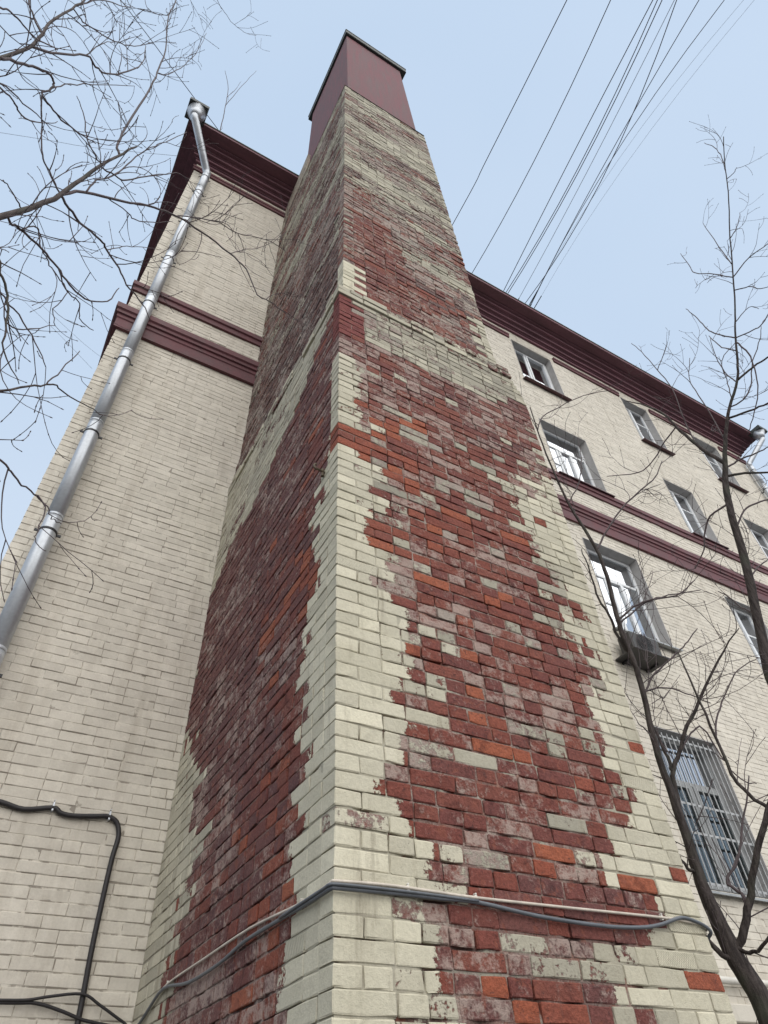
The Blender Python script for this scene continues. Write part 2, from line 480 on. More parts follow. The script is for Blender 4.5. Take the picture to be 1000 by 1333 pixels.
CAMP = np.array((0, 0, CAM_H)); CR = np.array(r2); CU = np.array(u2); CF = np.array(fwd)
def screen(p):
    d = np.asarray(p)-CAMP
    z = d @ CF
    return np.array((500+FPX*(d @ CR)/z, 666.5-FPX*(d @ CU)/z)) if z > 0.05 else np.array((1e6, 1e6))
def shown_size(c, ux, w, h):
    """how large a brick stands in the view: decides which bricks are single objects"""
    c = np.asarray(c, float); ux = np.asarray(ux, float); uz = np.array((0, 0, 1.0))
    s = screen(c)
    if not (-5 < s[0] < 1005 and -5 < s[1] < 1338): return 0.0
    a = screen(c+ux*w/2)-screen(c-ux*w/2); b_ = screen(c+uz*h/2)-screen(c-uz*h/2)
    return abs(a[0]*b_[1]-a[1]*b_[0])

def emit_bricks(bricks, limit, core, mat, jit, ch, name_rest, gx=5, gz=4, rest=(5, 4)):
    """bricks: list of dict(c,ux,n,w,h,d,attrs...)"""
    order = sorted(range(len(bricks)), key=lambda i: -bricks[i]['size'])
    single = set(order[:limit])
    mb = MB()
    for i, B in enumerate(bricks):
        rng = np.random.RandomState((i*7919+13) % (2**31))
        gxx, gzz = (gx, gz) if i in single else rest
        v, f = brick_shape(B['c'], B['ux'], B['n'], B['w'], B['h'], B['d'], rng, jit, ch, gxx, gzz)
        at = {k: [t]*len(v) for k, t in B['at'].items()}
        if B.get('edge'):
            face, cb, rb, inside = B['edge']; c0 = B['at']['pm'][0]
            col = []
            for q in v:
                e = edge_cov(cb, rb, (q[0]-CX0) if face == 'F' else (q[1]-CY0))
                cv = min(c0, e*1.15) if inside else max(c0, e*0.95)
                col.append((cv,)+tuple(B['at']['pm'][1:]))
            at['pm'] = col
        if i in single:
            mesh_obj('brick', v, f, mat, core, False, at, True)
        else:
            mb.add(v, f, **at)
    o = mb.build(name_rest, mat, core)
    o['kind'] = 'stuff'
    return o

# ---- paint map of the chimney, in metres on each face
F_CORNER = [(0.0,7.6),(0.0,5.10),(0.144,5.046),(0.23,4.974),(0.344,4.878),(0.21,4.698),(0.421,4.693),(0.215,4.504),(0.209,4.292),(0.389,4.212),(0.353,4.05),(0.2,4.003),(0.32,3.925),(0.386,3.787),(0.43,3.724),(0.44,3.555),(0.449,3.397),(0.305,3.273),(0.388,3.21),(0.337,3.099),(0.269,3.009),(0.347,2.951),(0.233,2.859),(0.236,2.759),(0.328,2.709),(0.30,2.66),(0.465,2.633),(0.495,2.56),(0.42,2.447),(0.39,2.321),(0.466,2.238),(0.447,2.091),(0.451,1.994),(0.45,0.0)]
F_RIGHT = [(2.3,7.6),(2.1,5.9),(1.75,5.6),(1.55,5.263),(1.606,4.972),(1.618,4.745),(1.773,4.659),(1.78,4.449),(1.825,4.265),(1.721,4.155),(1.821,3.956),(1.839,3.735),(1.663,3.509),(1.76,3.361),(1.684,3.164),(1.805,3.035),(1.639,2.908),(1.603,2.75),(1.50,2.558),(1.72,2.49),(1.75,2.409),(1.646,2.32),(1.42,2.2),(1.36,2.127),(1.601,2.027),(1.6,0.0)]
L_CORNER = [(0.0,7.0),(0.0,5.2),(0.116,5.091),(0.29,4.989),(0.217,4.728),(0.383,4.629),(0.255,4.418),(0.285,4.073),(0.376,3.912),(0.404,3.669),(0.455,3.506),(0.316,3.257),(0.398,3.172),(0.29,2.971),(0.398,2.8),(0.343,2.682),(0.436,2.648),(0.398,2.484),(0.323,2.38),(0.409,2.292),(0.393,2.036),(0.39,0.0)]
L_BACK = [(2.9,5.95),(2.95,5.8),(2.95,4.6),(2.834,4.502),(2.519,4.083),(1.98,3.673),(2.327,3.538),(1.855,3.223),(1.927,3.063),(2.202,3.009),(1.945,2.813),(2.181,2.707),(2.138,2.468),(2.132,2.28),(2.13,0.0)]
def lut(tab, z):
    zs = [t[1] for t in tab][::-1]; us = [t[0] for t in tab][::-1]
    return float(np.interp(z, zs, us))

CRIMSON = [(0.165,0.049,0.038),(0.188,0.053,0.036),(0.138,0.045,0.039),(0.198,0.064,0.044),(0.150,0.053,0.045)]
ORANGE = [(0.33,0.092,0.042),(0.29,0.078,0.040),(0.37,0.110,0.050),(0.26,0.074,0.042)]
PURPLE = [(0.112,0.053,0.052),(0.130,0.058,0.054),(0.145,0.066,0.060),(0.100,0.050,0.051)]
UPPER = [(0.110,0.064,0.058),(0.125,0.068,0.060),(0.098,0.060,0.056),(0.135,0.072,0.062)]
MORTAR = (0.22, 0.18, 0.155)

def patch_noise(face, u, z):
    s = 0.0
    k = 0.0 if face == 'F' else 3.7
    s += math.sin(u*2.9+z*1.7+k)+math.sin(-u*4.3+z*3.1+1.3+k)+0.7*math.sin(u*7.7+z*5.3+2.1*k)+0.6*math.sin(u*1.3-z*8.7+k)
    return s/3.3

def edge_cov(cb, rb, u):
    return max(0.0, min(1.0, 0.5+max(cb-u, u-rb)/0.07))

LAST = {}
def paint_at(face, u, z, rng, mort=False):
    """returns under colour, (cov, res, grey, rnd)"""
    pick = lambda t: t[rng.randint(len(t))]
    r = rng.rand(); rnd = rng.rand()
    pn = patch_noise(face, u, z)
    cov = 0.0; res = 0.25+0.25*rng.rand(); grey = 0.2; under = pick(CRIMSON)
    jig = (rng.rand()-0.5)*0.10
    LAST['edge'] = None
    if z < 7.42:
        if face == 'F':
            cb = lut(F_CORNER, z)+jig; rb = lut(F_RIGHT, z)+jig*2.5
            if 5.28 < z < 6.22: cb = 0.13+0.10*rng.rand()            # narrow cream strip above the red course
            if z > 6.22 or 5.10 < z < 5.28: cb = -1
            LAST['edge'] = ('F', cb, rb, u < cb or u > rb)
            if u < cb or u > rb:
                cov = 1.0 - (0.18 if rng.rand() < 0.16 else 0.0) - 0.12*max(0, min(1, (u-cb+0.15)/0.15) if u < cb else 0)
                under = pick(CRIMSON); grey = 0.05+0.2*rng.rand()
                if 5.28 < z < 6.22: grey = 0.35; cov = 0.55+0.32*rng.rand(); res = 0.7
                if u < cb and cb-u < 0.16 and rng.rand() < 0.22: cov = 0.50+0.25*rng.rand(); grey = 0.4; res = 0.8
                if u > rb: grey = 0.12+0.25*rng.rand(); cov -= 0.04
                if u > rb and rng.rand() < 0.04: cov = 0.0; under = pick(ORANGE); res = 0.0
            elif min(u-cb, rb-u) < 0.30 and z < 6.6 and rng.rand() < 0.42*(1-min(u-cb, rb-u)/0.30):
                cov = 0.34+0.36*rng.rand(); grey = 0.30+0.45*rng.rand(); res = 0.75; under = pick(CRIMSON)
            else:
                if z > 6.62+0.35*u*0.0+0.1*pn and z < 7.42:
                    # weathered grey-cream under the ledge; crimson lump at the corner
                    if u < 0.25 and z < 7.28: under = (0.16,0.036,0.038); res = 0.1; cov = 0.0
                    elif z < 6.85 and u > 1.75: under = pick(PURPLE); res = 0.2
                    else:
                        cov = 0.50+0.38*rng.rand()-0.15*(pn > 0.35); grey = 0.5+0.5*rng.rand(); res = 0.7; under = pick(PURPLE)
                elif z > 5.75:
                    under = pick(CRIMSON) if r < 0.55 else pick(PURPLE)
                    res = 0.22+0.5*rng.rand() if r > 0.35 else 0.2
                    if rng.rand() < 0.08: cov = 0.62; grey = 0.6
                elif z > 3.7:
                    if u < 0.75 and z > 4.1 and r < 0.34: under = pick(ORANGE); res = 0.15*rng.rand()
                    elif r < 0.56: under = pick(CRIMSON); res = 0.10+0.22*rng.rand()
                    elif r < 0.80: under = pick(CRIMSON); res = 0.45+0.3*rng.rand()
                    elif r < 0.95: cov = 0.38+0.3*rng.rand(); grey = 0.7+0.3*rng.rand(); res = 0.9
                    else: under = pick(ORANGE); res = 0.2
                elif z > 2.55:
                    if r < 0.13: under = pick(ORANGE); res = 0.1*rng.rand()
                    elif r < 0.60: under = pick(CRIMSON); res = 0.10+0.25*rng.rand()
                    elif r < 0.88: under = pick(CRIMSON); res = 0.45+0.3*rng.rand(); grey = 0.3
                    else: cov = 0.42+0.35*rng.rand(); grey = 0.6+.3*rng.rand(); res = 0.9
                elif z > 2.28:
                    under = pick(CRIMSON) if r < .6 else pick(PURPLE); res = 0.15+0.35*rng.rand()
                else:
                    if r < 0.14: under = pick(ORANGE); res = 0.0
                    elif r < 0.42: under = pick(CRIMSON); res = 0.15+0.3*rng.rand()
                    elif r < 0.72: under = pick(PURPLE); res = 0.5+0.3*rng.rand(); grey = 0.3
                    else: cov = 0.45+0.35*rng.rand(); grey = 0.5+0.3*rng.rand(); res = 0.9
        elif face == 'L':
            cb = lut(L_CORNER, z)+jig*2; bb = lut(L_BACK, z)+jig*4
            up_edge = 7.45; lo_edge = np.interp(u, [0, 0.34, 0.8, 1.23, 1.75, 2.26, 2.6, 2.9], [7.15, 7.05, 6.72, 6.35, 6.15, 5.95, 5.85, 5.75])
            lo_edge += 0.25*pn
            if 5.2 < z < 6.2: cb = 0.06+0.08*rng.rand()
            LAST['edge'] = ('L', cb, bb if z < 5.0 else 99.0, u < cb or (z < 5.0 and u > bb))
            if z > lo_edge: LAST['edge'] = None
            if u < cb:
                cov = 1.0 - (0.15 if rng.rand() < 0.12 else 0); grey = 0.05+0.2*rng.rand()
            elif z < 5.0 and u > bb:
                cov = 0.9 - 0.25*(rng.rand() < 0.25); grey = 0.35+0.3*rng.rand()
            elif z > lo_edge and u > 0.12:
                cov = 0.60+0.35*rng.rand()-0.25*max(0, pn); grey = 0.35+0.4*rng.rand(); res = 0.6; under = pick(PURPLE)
            else:
                red = max(0.0, min(1.0, (1.3-u)/1.0))*(1.0 if z < 4.9 else 0.35)
                if rng.rand() < red*0.85:
                    under = pick(CRIMSON) if rng.rand() < 0.72 else pick(ORANGE); res = 0.15+0.3*rng.rand()
                else:
                    under = pick(PURPLE); res = 0.18+0.42*rng.rand()
                    if z < 3.3 and rng.rand() < 0.4: under = pick(CRIMSON)
                if z < 2.45: res += 0.12
        else:
            cov = 0.9; grey = 0.3
    else:
        # upper stage: chalky grey-cream with purple-brown layers and crimson patches
        lay = math.sin(z*2.9+0.7*math.sin(u*2.1))+0.8*math.sin(z*6.1+u*0.9+1.0)+0.6*math.sin(z*11.3-u*0.6)
        grey = 0.45+0.55*rng.rand(); under = pick(UPPER) if rng.rand() < (0.45 if z < 10.5 else 0.75) else pick(CRIMSON); res = 0.46+0.28*rng.rand()
        cov = 0.40+0.32*lay*0.5+0.16*rng.rand()+0.18*pn
        if z > 11.5: cov += 0.08
        if face == 'F':
            if u < 0.16 and z < 8.1: cov = 0.95; grey = 0.1
            elif z < 9.6 and u < 0.95-0.35*(z-8.4) and u > 0.12: cov = 0.06+0.12*rng.rand(); under = pick(CRIMSON); res = 0.25+0.3*rng.rand()
            elif z < 8.6: cov -= 0.26; res -= 0.10
            elif z < 10.2: cov -= 0.12
            if u > 1.6 and z < 8.4: cov = 0.75; grey = 0.5
        elif face == 'L':
            cov -= 0.12; res -= 0.06
            if z < 9.8: cov -= 0.22; res -= 0.06; under = pick(UPPER)
            if u < 0.25: cov += 0.15
    if 7.24 < z < 7.42 and not mort:
        cov = 0.90-0.55*rng.rand()*(u > 0.2); grey = 0.2+0.6*rng.rand(); LAST['edge'] = None
    if face == 'F' and 2.19 < z < 2.27 and 0.14 < u < 0.36 and not mort:
        cov = 0.0; res = 0.0; under = (0.14, 0.04, 0.035); LAST['edge'] = None
    if cov < 0.05: cov = 0.10+0.06*rng.rand()
    if cov < 0.8:
        t = 0.5+0.5*pn
        loc = tuple(a*(1-t)+b_*t for a, b_ in zip((0.200,0.058,0.040), (0.140,0.050,0.044)))
        if face == 'L': loc = (0.135, 0.052, 0.048)
        if z > 7.42: loc = under
        under = tuple(0.62*a+0.38*b_ for a, b_ in zip(under, loc))
        res = 0.8*res+0.2*(0.35+0.2*pn)
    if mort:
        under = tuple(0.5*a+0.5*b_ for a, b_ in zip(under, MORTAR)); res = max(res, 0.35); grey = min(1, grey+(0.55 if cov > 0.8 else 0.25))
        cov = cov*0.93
    return under, (cov, res, grey, rnd)

# ------------------------------------------------------------------ chimney
CX0, CX1, CY0, WALLY = 1.227, 3.28, 2.461, 5.30
TOPZ = 15.62
LEDGE0, LEDGE1 = 7.26, 7.42
def profile(z):
    if z < 7.42:
        x0, x1, y0 = CX0, CX1, CY0
        if z > 6.95: x1 = CX1-0.16*(z-6.95)/0.47
        if LEDGE0 < z: x0 -= 0.014; y0 -= 0.014
    else:
        t = (z-7.42)/(TOPZ-7.42)
        x0 = 1.282+0.045*t; y0 = 2.497+0.012*t
        x1 = 3.085-0.02*min(1, (z-7.42)/0.4)-0.035*t
        if z < 7.9: x0 -= 0.0
    return x0, x1, y0

chimney = empty('chimney', (2.25, 3.9, 0))
tag(chimney, 'tall brick chimney stack against the building with flaking cream and crimson paint', 'chimney')

def chimney_core():
    mb = MB()
    rng = np.random.RandomState(5)
    IN = 0.0062
    zs = np.arange(0, TOPZ+0.001, COURSE)
    def strip(face, n):
        grid = []
        for z in zs:
            x0, x1, y0 = profile(z+0.01)
            row = []
            for k in range(n+1):
                t = k/n
                if face == 'F': p = (x0+IN+(x1-x0-2*IN)*t, y0+IN, z); u = (x1-x0)*t
                elif face == 'L': p = (x0+IN, WALLY+0.02-(WALLY+0.02-y0-IN)*t, z); u = p[1]-CY0
                else: p = (x1-IN, y0+IN+(WALLY+0.02-y0-IN)*t, z); u = p[1]-CY0
                row.append((p, u, z))
            grid.append(row)
        v = []; ua = []; pa = []; f = []
        for row in grid:
            for p, u, z in row:
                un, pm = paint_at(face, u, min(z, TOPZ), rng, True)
                
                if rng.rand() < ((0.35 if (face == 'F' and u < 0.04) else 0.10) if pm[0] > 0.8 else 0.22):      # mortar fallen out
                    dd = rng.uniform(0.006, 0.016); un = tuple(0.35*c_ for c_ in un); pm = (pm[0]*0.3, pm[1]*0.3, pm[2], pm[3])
                    p = (p[0], p[1]+dd, p[2]) if face == 'F' else ((p[0]+dd, p[1], p[2]) if face == 'L' else p)
                elif pm[0] > 0.8 and z < 7.3:      # paint has filled these joints
                    p = (p[0], p[1]-0.0015, p[2]) if face == 'F' else ((p[0]-0.0015, p[1], p[2]) if face == 'L' else p)
                v.append(p); ua.append((*un, 0.0)); pa.append(pm)
        for j in range(len(zs)-1):
            for k in range(n):
                a = j*(n+1)+k
                f.append((a, a+1, a+n+2, a+n+1))
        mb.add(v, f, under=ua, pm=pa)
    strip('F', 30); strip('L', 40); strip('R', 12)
    x0, x1, y0 = profile(TOPZ)
    un = (0.25, 0.22, 0.18, 0)
    mb.add([(x0, y0, TOPZ), (x1, y0, TOPZ), (x1, WALLY+0.02, TOPZ), (x0, WALLY+0.02, TOPZ)], [(0, 1, 2, 3)], under=[un]*4, pm=[(0.4, 0.6, 0.8, 0.5)]*4)
    return mb.build('shaft', M_CHIM, chimney)
shaft = chimney_core()

def chimney_bricks():
    rng = np.random.RandomState(11)
    out = []
    J = 0.0085
    nz = int(TOPZ/COURSE)
    for i in range(nz):
        z = i*COURSE
        zc = z+COURSE/2
        if zc > TOPZ-0.02: break
        x0, x1, y0 = profile(zc)
        h = COURSE-J+rng.uniform(-0.003, 0.002)
        rowoff = rng.uniform(-1, 1)*0.003
        header_row = (i % 3 == 1)
        zj = zc+rng.uniform(-0.002, 0.002)
        def fill(a, b_, first):
            segs = []; p = a; k = 0
            while p < b_-0.02:
                if k == 0: w = first
                else:
                    pr = 0.35 if header_row else 0.74
                    w = 0.12 if rng.rand() < pr else 0.25
                w += rng.uniform(-0.006, 0.006)
                if p+w+J > b_-0.05: w = b_-p
                segs.append((p, p+w)); p += w+J; k += 1
            return segs
        even = i % 2 == 0
        # front
        first = 0.25 if even else 0.12
        for (a, b_) in fill(x0, x1, first):
            c = (a+b_)/2; u = c-x0
            un, pm = paint_at('F', u, zc, rng); ed = LAST['edge']
            g_ = 0.0022 if pm[0] > 0.8 else -rng.uniform(0, 0.0035)
            pr = rng.uniform(-0.003, 0.003) if zc < 7.2 else rng.uniform(-0.006, 0.006)
            if pm[0] > 0.85: pr = abs(pr)*0.5
            if 7.24 < zc < 7.42: pr = rng.uniform(-0.018, 0.012)
            corner = a == x0
            if corner: pr = max(pr, -0.001)
            waf = 1.0 if (pm[0] > 0.9 and b_-a > 0.2 and rng.rand() < 0.25 and zc < 5) else 0.0
            cc = (c, y0-pr+rowoff*0, zj)
            out.append(dict(c=cc, ux=(1, 0, 0), n=(0, -1, 0), w=b_-a+g_, h=h+g_, d=0.118 if corner or b_ >= x1-1e-6 else 0.05,
                            at=dict(under=(*un, waf), pm=pm), edge=ed, size=shown_size(cc, (1, 0, 0), b_-a, h)))
        # left face: starts behind the corner brick, along +Y
        st = y0+0.12+J if even else y0
        yb = WALLY-0.014
        segs = []
        if even: segs = fill(st, yb, 0.25 if not header_row else 0.12)
        else:
            segs = fill(st+0.12+J if False else y0+0.118+0.0, yb, 0.132)
        for (a, b_) in segs:
            c = (a+b_)/2; u = c-CY0
            un, pm = paint_at('L', u, zc, rng); ed = LAST['edge']
            g_ = 0.0022 if pm[0] > 0.8 else -rng.uniform(0, 0.0035)
            pr = rng.uniform(-0.003, 0.003)
            if zc > 7.42: pr = rng.uniform(-0.006, 0.006)
            if 7.24 < zc < 7.42: pr = rng.uniform(-0.018, 0.010)
            if pm[0] > 0.85: pr = abs(pr)*0.5
            if zc > 7.42 and zc < 8.0 and c > 4.6:      # rough shoulder where the stage narrows at the wall
                pr += 0.05*(1-(zc-7.42)/0.58)*(c-4.6)/0.7
            waf = 1.0 if (pm[0] > 0.9 and b_-a > 0.2 and rng.rand() < 0.25 and zc < 5) else 0.0
            cc = (x0-pr, c, zj)
            out.append(dict(c=cc, ux=(0, -1, 0), n=(-1, 0, 0), w=b_-a+g_, h=h+g_, d=0.05,
                            at=dict(under=(*un, waf), pm=pm), edge=ed, size=shown_size(cc, (0, -1, 0), b_-a, h)))
        # right face, turned away from the camera
        for (a, b_) in fill(y0+0.12+J, yb, 0.25 if even else 0.12):
            c = (a+b_)/2
            un, pm = paint_at('R', c-CY0, zc, rng)
            cc = (x1+rng.uniform(-0.004, 0.003), c, zj)
            out.append(dict(c=cc, ux=(0, 1, 0), n=(1, 0, 0), w=b_-a, h=h, d=0.05, at=dict(under=(*un, 0), pm=pm), size=0.0))
    return out
CB = chimney_bricks()
emit_bricks(CB, 300, shaft, M_CHIM, 0.0034, 0.0030, 'brick_courses')

# sloping masonry behind the hood, down to the eave
mb = MB()
un = (0.14, 0.07, 0.06, 0); pmv = (0.5, 0.7, 0.7, 0.5)
x0, x1, y0 = profile(TOPZ)
v = [(x0+0.01, 4.25, TOPZ-0.01), (x1-0.01, 4.25, TOPZ-0.01), (x1-0.01, 5.32, TOPZ-0.01), (x0+0.01, 5.32, TOPZ-0.01),
     (x0+0.02, 4.25, 17.0), (x1-0.02, 4.25, 17.0), (x1-0.01, 5.32, 16.5), (x0+0.01, 5.32, 16.5)]
mb.add(v, [(4, 5, 6, 7), (0, 4, 7, 3), (1, 2, 6, 5), (0, 1, 5, 4), (2, 3, 7, 6)], under=[un]*8, pm=[pmv]*8)
mb.build('rear_shoulder', M_CHIM, chimney)

# metal hood
HX0, HX1, HY0, HY1 = 1.405, 2.90, 2.545, 4.45
HZ1 = 21.0
mb = MB(); mb.box((HX0, HY0, TOPZ-0.02), (HX1, HY1, HZ1), 0.012)
hood = mb.build('metal_hood', M_HOOD, chimney)
mb = MB(); mb.box((1.355, 2.480, HZ1), (3.05, 4.62, HZ1+0.26), 0.012)
mb.box((1.345, 2.470, HZ1+0.26), (3.06, 4.63, HZ1+0.33), 0.01)
mb.build('rain_cap', M_CAP, hood)
mb = MB()
fl = [(x0-0.004, y0-0.004, TOPZ+0.004), (x1+0.004, y0-0.004, TOPZ+0.004), (HX1, HY0, TOPZ+0.10), (HX0, HY0, TOPZ+0.10), (x0-0.004, HY1, TOPZ+0.004), (HX0, HY1, TOPZ+0.10), (x1+0.004, HY1, TOPZ+0.004), (HX1, HY1, TOPZ+0.10)]
mb.add(fl, [(0, 1, 2, 3), (4, 0, 3, 5), (1, 6, 7, 2)], under=[(0.25, 0.2, 0.16, 0)]*8, pm=[(0.6, 0.7, 0.7, 0.5)]*8)
mb.build('mortar_flaunching', M_CHIM, chimney)

# ------------------------------------------------------------------ apartment building
BX0, BX1, BDEPTH = -0.60, 15.95, 12.0
EAVE_Z = 16.80
bld = empty('apartment_building', (7.5, 11, 0))
tag(bld, 'cream painted brick apartment block with crimson cornice and belt courses', 'building')
# openings: x0,x1,z0,z1,kind
OPEN = [(7.33, 8.63, 3.76, 5.77, 'barred'), (7.33, 8.63, 7.32, 9.24, 'triple'), (7.30, 8.60, 10.87, 12.65, 'triple'), (7.30, 8.54, 14.12, 15.88, 'double'),
        (10.95, 11.92, 3.76, 5.77, 'narrow'), (10.95, 11.92, 7.32, 9.24, 'narrow'), (10.95, 11.92, 10.87, 12.65, 'narrow'), (10.95, 11.92, 14.05, 15.9, 'narrow'),
        (13.70, 14.70, 3.76, 5.77, 'narrow'), (13.70, 14.70, 7.32, 9.24, 'narrow'), (13.70, 14.70, 10.87, 12.65, 'narrow'), (13.70, 14.70, 14.05, 15.9, 'narrow')]
FACE = WALLY
def facade_core():
    mb = MB()
    xs = sorted(set([BX0+0.006, 1.0, 3.6, BX1-0.006]+[o[0] for o in OPEN]+[o[1] for o in OPEN]))
    zs = sorted(set([0.0, 16.45]+[o[2] for o in OPEN]+[o[3] for o in OPEN]))
    for i in range(len(xs)-1):
        for j in range(len(zs)-1):
            cx = (xs[i]+xs[i+1])/2; cz = (zs[j]+zs[j+1])/2
            if any(o[0] < cx < o[1] and o[2] < cz < o[3] for o in OPEN): continue
            y = FACE+0.0043
            mb.add([(xs[i], y, zs[j]), (xs[i+1], y, zs[j]), (xs[i+1], y, zs[j+1]), (xs[i], y, zs[j+1])], [(0, 1, 2, 3)], pm=[(0.4, 0.0, 1.0, 1.0)]*4)
    a, b_ = BX0+0.006, BX1-0.006; y0 = FACE+0.0043; y1 = FACE+BDEPTH; zt = 16.45
    mb.add([(a, y0, 0), (a, y1, 0), (a, y1, zt), (a, y0, zt), (b_, y0, 0), (b_, y1, 0), (b_, y1, zt), (b_, y0, zt)],
           [(1, 0, 3, 2), (4, 5, 6, 7), (5, 1, 2, 6)], pm=[(0.4, 0.0, 1.0, 1.0)]*8)
    return mb.build('wall', M_FAC, bld)
wall = facade_core()

TRIMZ = [(9.57, 10.06), (10.60, 10.86), (15.86, 16.06)]
def facade_bricks():
    rng = np.random.RandomState(23)
    out = []
    J = 0.0058
    for i in range(int(16.4/COURSE)):
        z0 = i*COURSE; zc = z0+COURSE/2
        h = COURSE-J+rng.uniform(-0.003, 0.001)
        segs = [[BX0, BX1]]
        for o in OPEN:
            if o[2]-0.02 < zc < o[3]+0.02:
                ns = []
                for s in segs:
                    if s[0] < o[0] and s[1] > o[1]: ns += [[s[0], o[0]], [o[1], s[1]]]
                    else: ns.append(s)
                segs = ns
        for s in segs:
            p = s[0]; k = 0
            hr = i % 3 == 0
            while p < s[1]-0.02:
                w = 0.12 if (k == 0 and i % 2) or rng.rand() < (0.45 if hr else 0.12) else 0.25
                w += rng.uniform(-0.006, 0.006)
                if p+w+J > s[1]-0.06: w = s[1]-p
                a, b_ = p, p+w
                p += w+J; k += 1
                c = (a+b_)/2
                if 1.45 < c < 3.05 and zc < 15.4: continue
                pr = rng.uniform(-0.003, 0.0028)
                fil = 0.5*(math.sin(c*1.9+zc*0.7)+math.sin(c*0.8-zc*1.6+2)+0.8*math.sin(c*4.1+zc*3.3))/1.4   # thick paint closes the joints in places
                hb = h+0.0026*fil; 
                r = rng.rand()
                chip = 0.35 if r < 0.006 else 0.0
                cc = (c, FACE-pr, zc+rng.uniform(-0.0015, 0.0015))
                edge = a == BX0
                hid = (1.25 < c < 3.3)
                out.append(dict(c=cc, ux=(1, 0, 0), n=(0, -1, 0), w=w+rng.uniform(0, 0.0035)+0.001*fil, h=hb, d=0.118 if (edge or b_ > BX1-0.01) else 0.02,
                                at=dict(pm=(rng.rand(), chip, 0.12, 1.0)), size=0 if hid else shown_size(cc, (1, 0, 0), w, h)))
        # return wall round the left corner
        p = FACE+0.125; k = 0
        while p < FACE+3.0:
            w = 0.25 if rng.rand() > 0.25 else 0.12
            cc = (BX0+rng.uniform(-0.002, 0.002), p+w/2, zc)
            out.append(dict(c=cc, ux=(0, -1, 0), n=(-1, 0, 0), w=w, h=h, d=0.02, at=dict(pm=(rng.rand(), 0, 0.12, 1.0)), size=0.0))
            p += w+J
    return out
FB = facade_bricks()
emit_bricks(FB, 300, wall, M_FAC, 0.0026, 0.0022, 'brick_courses', 5, 4, (4, 4))

def swept_trim(name, prof, mat, xa, xb, left=True, right=True, parent=bld, ends=2.5):
    """prof: list of (out, z) from bottom to top, swept along the facade and round the corners"""
    v = []; f = []
    path = []
    n = len(prof)
    def ring(corner):
        for (o, z) in prof:
            if corner == 'L0': v.append((xa-o, FACE+ends, z))
            elif corner == 'L': v.append((xa-o, FACE-o, z))
            elif corner == 'Lf': v.append((xa, FACE-o, z))
            elif corner == 'R': v.append((xb+o, FACE-o, z))
            elif corner == 'R0': v.append((xb+o, FACE+ends, z))
            elif corner == 'Rf': v.append((xb, FACE-o, z))
    seq = (['L0', 'L'] if left else ['Lf'])+(['R', 'R0'] if right else ['Rf'])
    rg = random.Random(len(name)*31+int(xa*10))
    secs = []
    for s_ in seq:
        if s_ in ('R', 'Rf') and xb-xa > 1.5:          # hand-laid mouldings are never dead straight
            nn = int((xb-xa)/0.7)
            for q in range(1, nn):
                dz = rg.uniform(-0.005, 0.005); do = rg.uniform(-0.005, 0.005)
                for (o, z) in prof: v.append((xa+(xb-xa)*q/nn, FACE-o-(do if o > 0 else 0), z+dz))
                secs.append(1)
        ring(s_); secs.append(1)
    seq = secs
    for k in range(len(seq)-1):
        for j in range(n-1):
            a = k*n+j
            f.append((a, a+n, a+n+1, a+1))
    f.append(tuple(range(n))); f.append(tuple((len(seq)-1)*n+j for j in range(n))[::-1])
    return mesh_obj(name, v, f, mat, parent, False, None, True)

# belt course between second and third storeys, with its mouldings
swept_trim('belt_course', [(-0.01, 9.56), (0.045, 9.56), (0.045, 9.76), (0.060, 9.775), (0.060, 9.84), (0.085, 9.85), (0.085, 9.91), (0.11, 9.93), (0.11, 10.04), (-0.01, 10.06)], M_TRIM, BX0, BX1)
swept_trim('sill_band', [(-0.01, 10.62), (0.035, 10.62), (0.035, 10.72), (0.06, 10.735), (0.06, 10.83), (-0.01, 10.845)], M_TRIM, BX0, BX1)
# thin band level with the top windows, broken by the openings
cuts = [BX0]+[q for o in OPEN if o[4] in ('double',) or o[2] > 14 for q in (o[0]-0.05, o[1]+0.12)]+[BX1]
for k in range(0, len(cuts), 2):
    swept_trim('string_course', [(-0.01, 15.87), (0.035, 15.87), (0.035, 15.95), (0.05, 15.96), (0.05, 16.03), (-0.01, 16.04)], M_TRIM, cuts[k], cuts[k+1], k == 0, k == len(cuts)-2)
# main cornice: stepped mouldings, then a deep soffit
cor = [(-0.01, 16.25), (0.05, 16.25), (0.05, 16.33), (0.075, 16.335), (0.075, 16.36), (0.125, 16.365), (0.125, 16.44), (0.145, 16.445), (0.145, 16.465), (0.205, 16.47), (0.205, 16.55), (0.225, 16.555), (0.225, 16.575), (0.30, 16.58), (0.30, 16.66), (0.36, 16.665), (0.36, 16.70), (-0.01, 16.71)]
swept_trim('cornice', cor, M_CORN, BX0, BX1, ends=11.9)
OV, OVS = 0.60, 0.42
mb = MB(); mb.box((BX0-OVS, FACE-OV, 16.715), (BX1+OVS, FACE+BDEPTH+0.3, 16.80))
mb.build('eave_soffit', M_CORN, bld)
mb = MB(); mb.box((BX0-OVS-0.02, FACE-OV-0.02, 16.803), (BX1+OVS+0.02, FACE+BDEPTH+0.32, 16.84), 0.008)
eave = mb.build('eave_flashing', M_ROOF, bld)
mb = MB()
xa, xb, ya, yb, ze = BX0-OVS, BX1+OVS, FACE-OV, FACE+BDEPTH+0.3, 16.842
rx0, rx1, ry = xa+6, xb-6, (ya+yb)/2
mb.add([(xa, ya, ze), (xb, ya, ze), (xb, yb, ze), (xa, yb, ze), (rx0, ry, 19.0), (rx1, ry, 19.0)], [(0, 1, 5, 4), (1, 2, 5), (2, 3, 4, 5), (3, 0, 4)])
mb.build('roof', M_ROOF, bld)

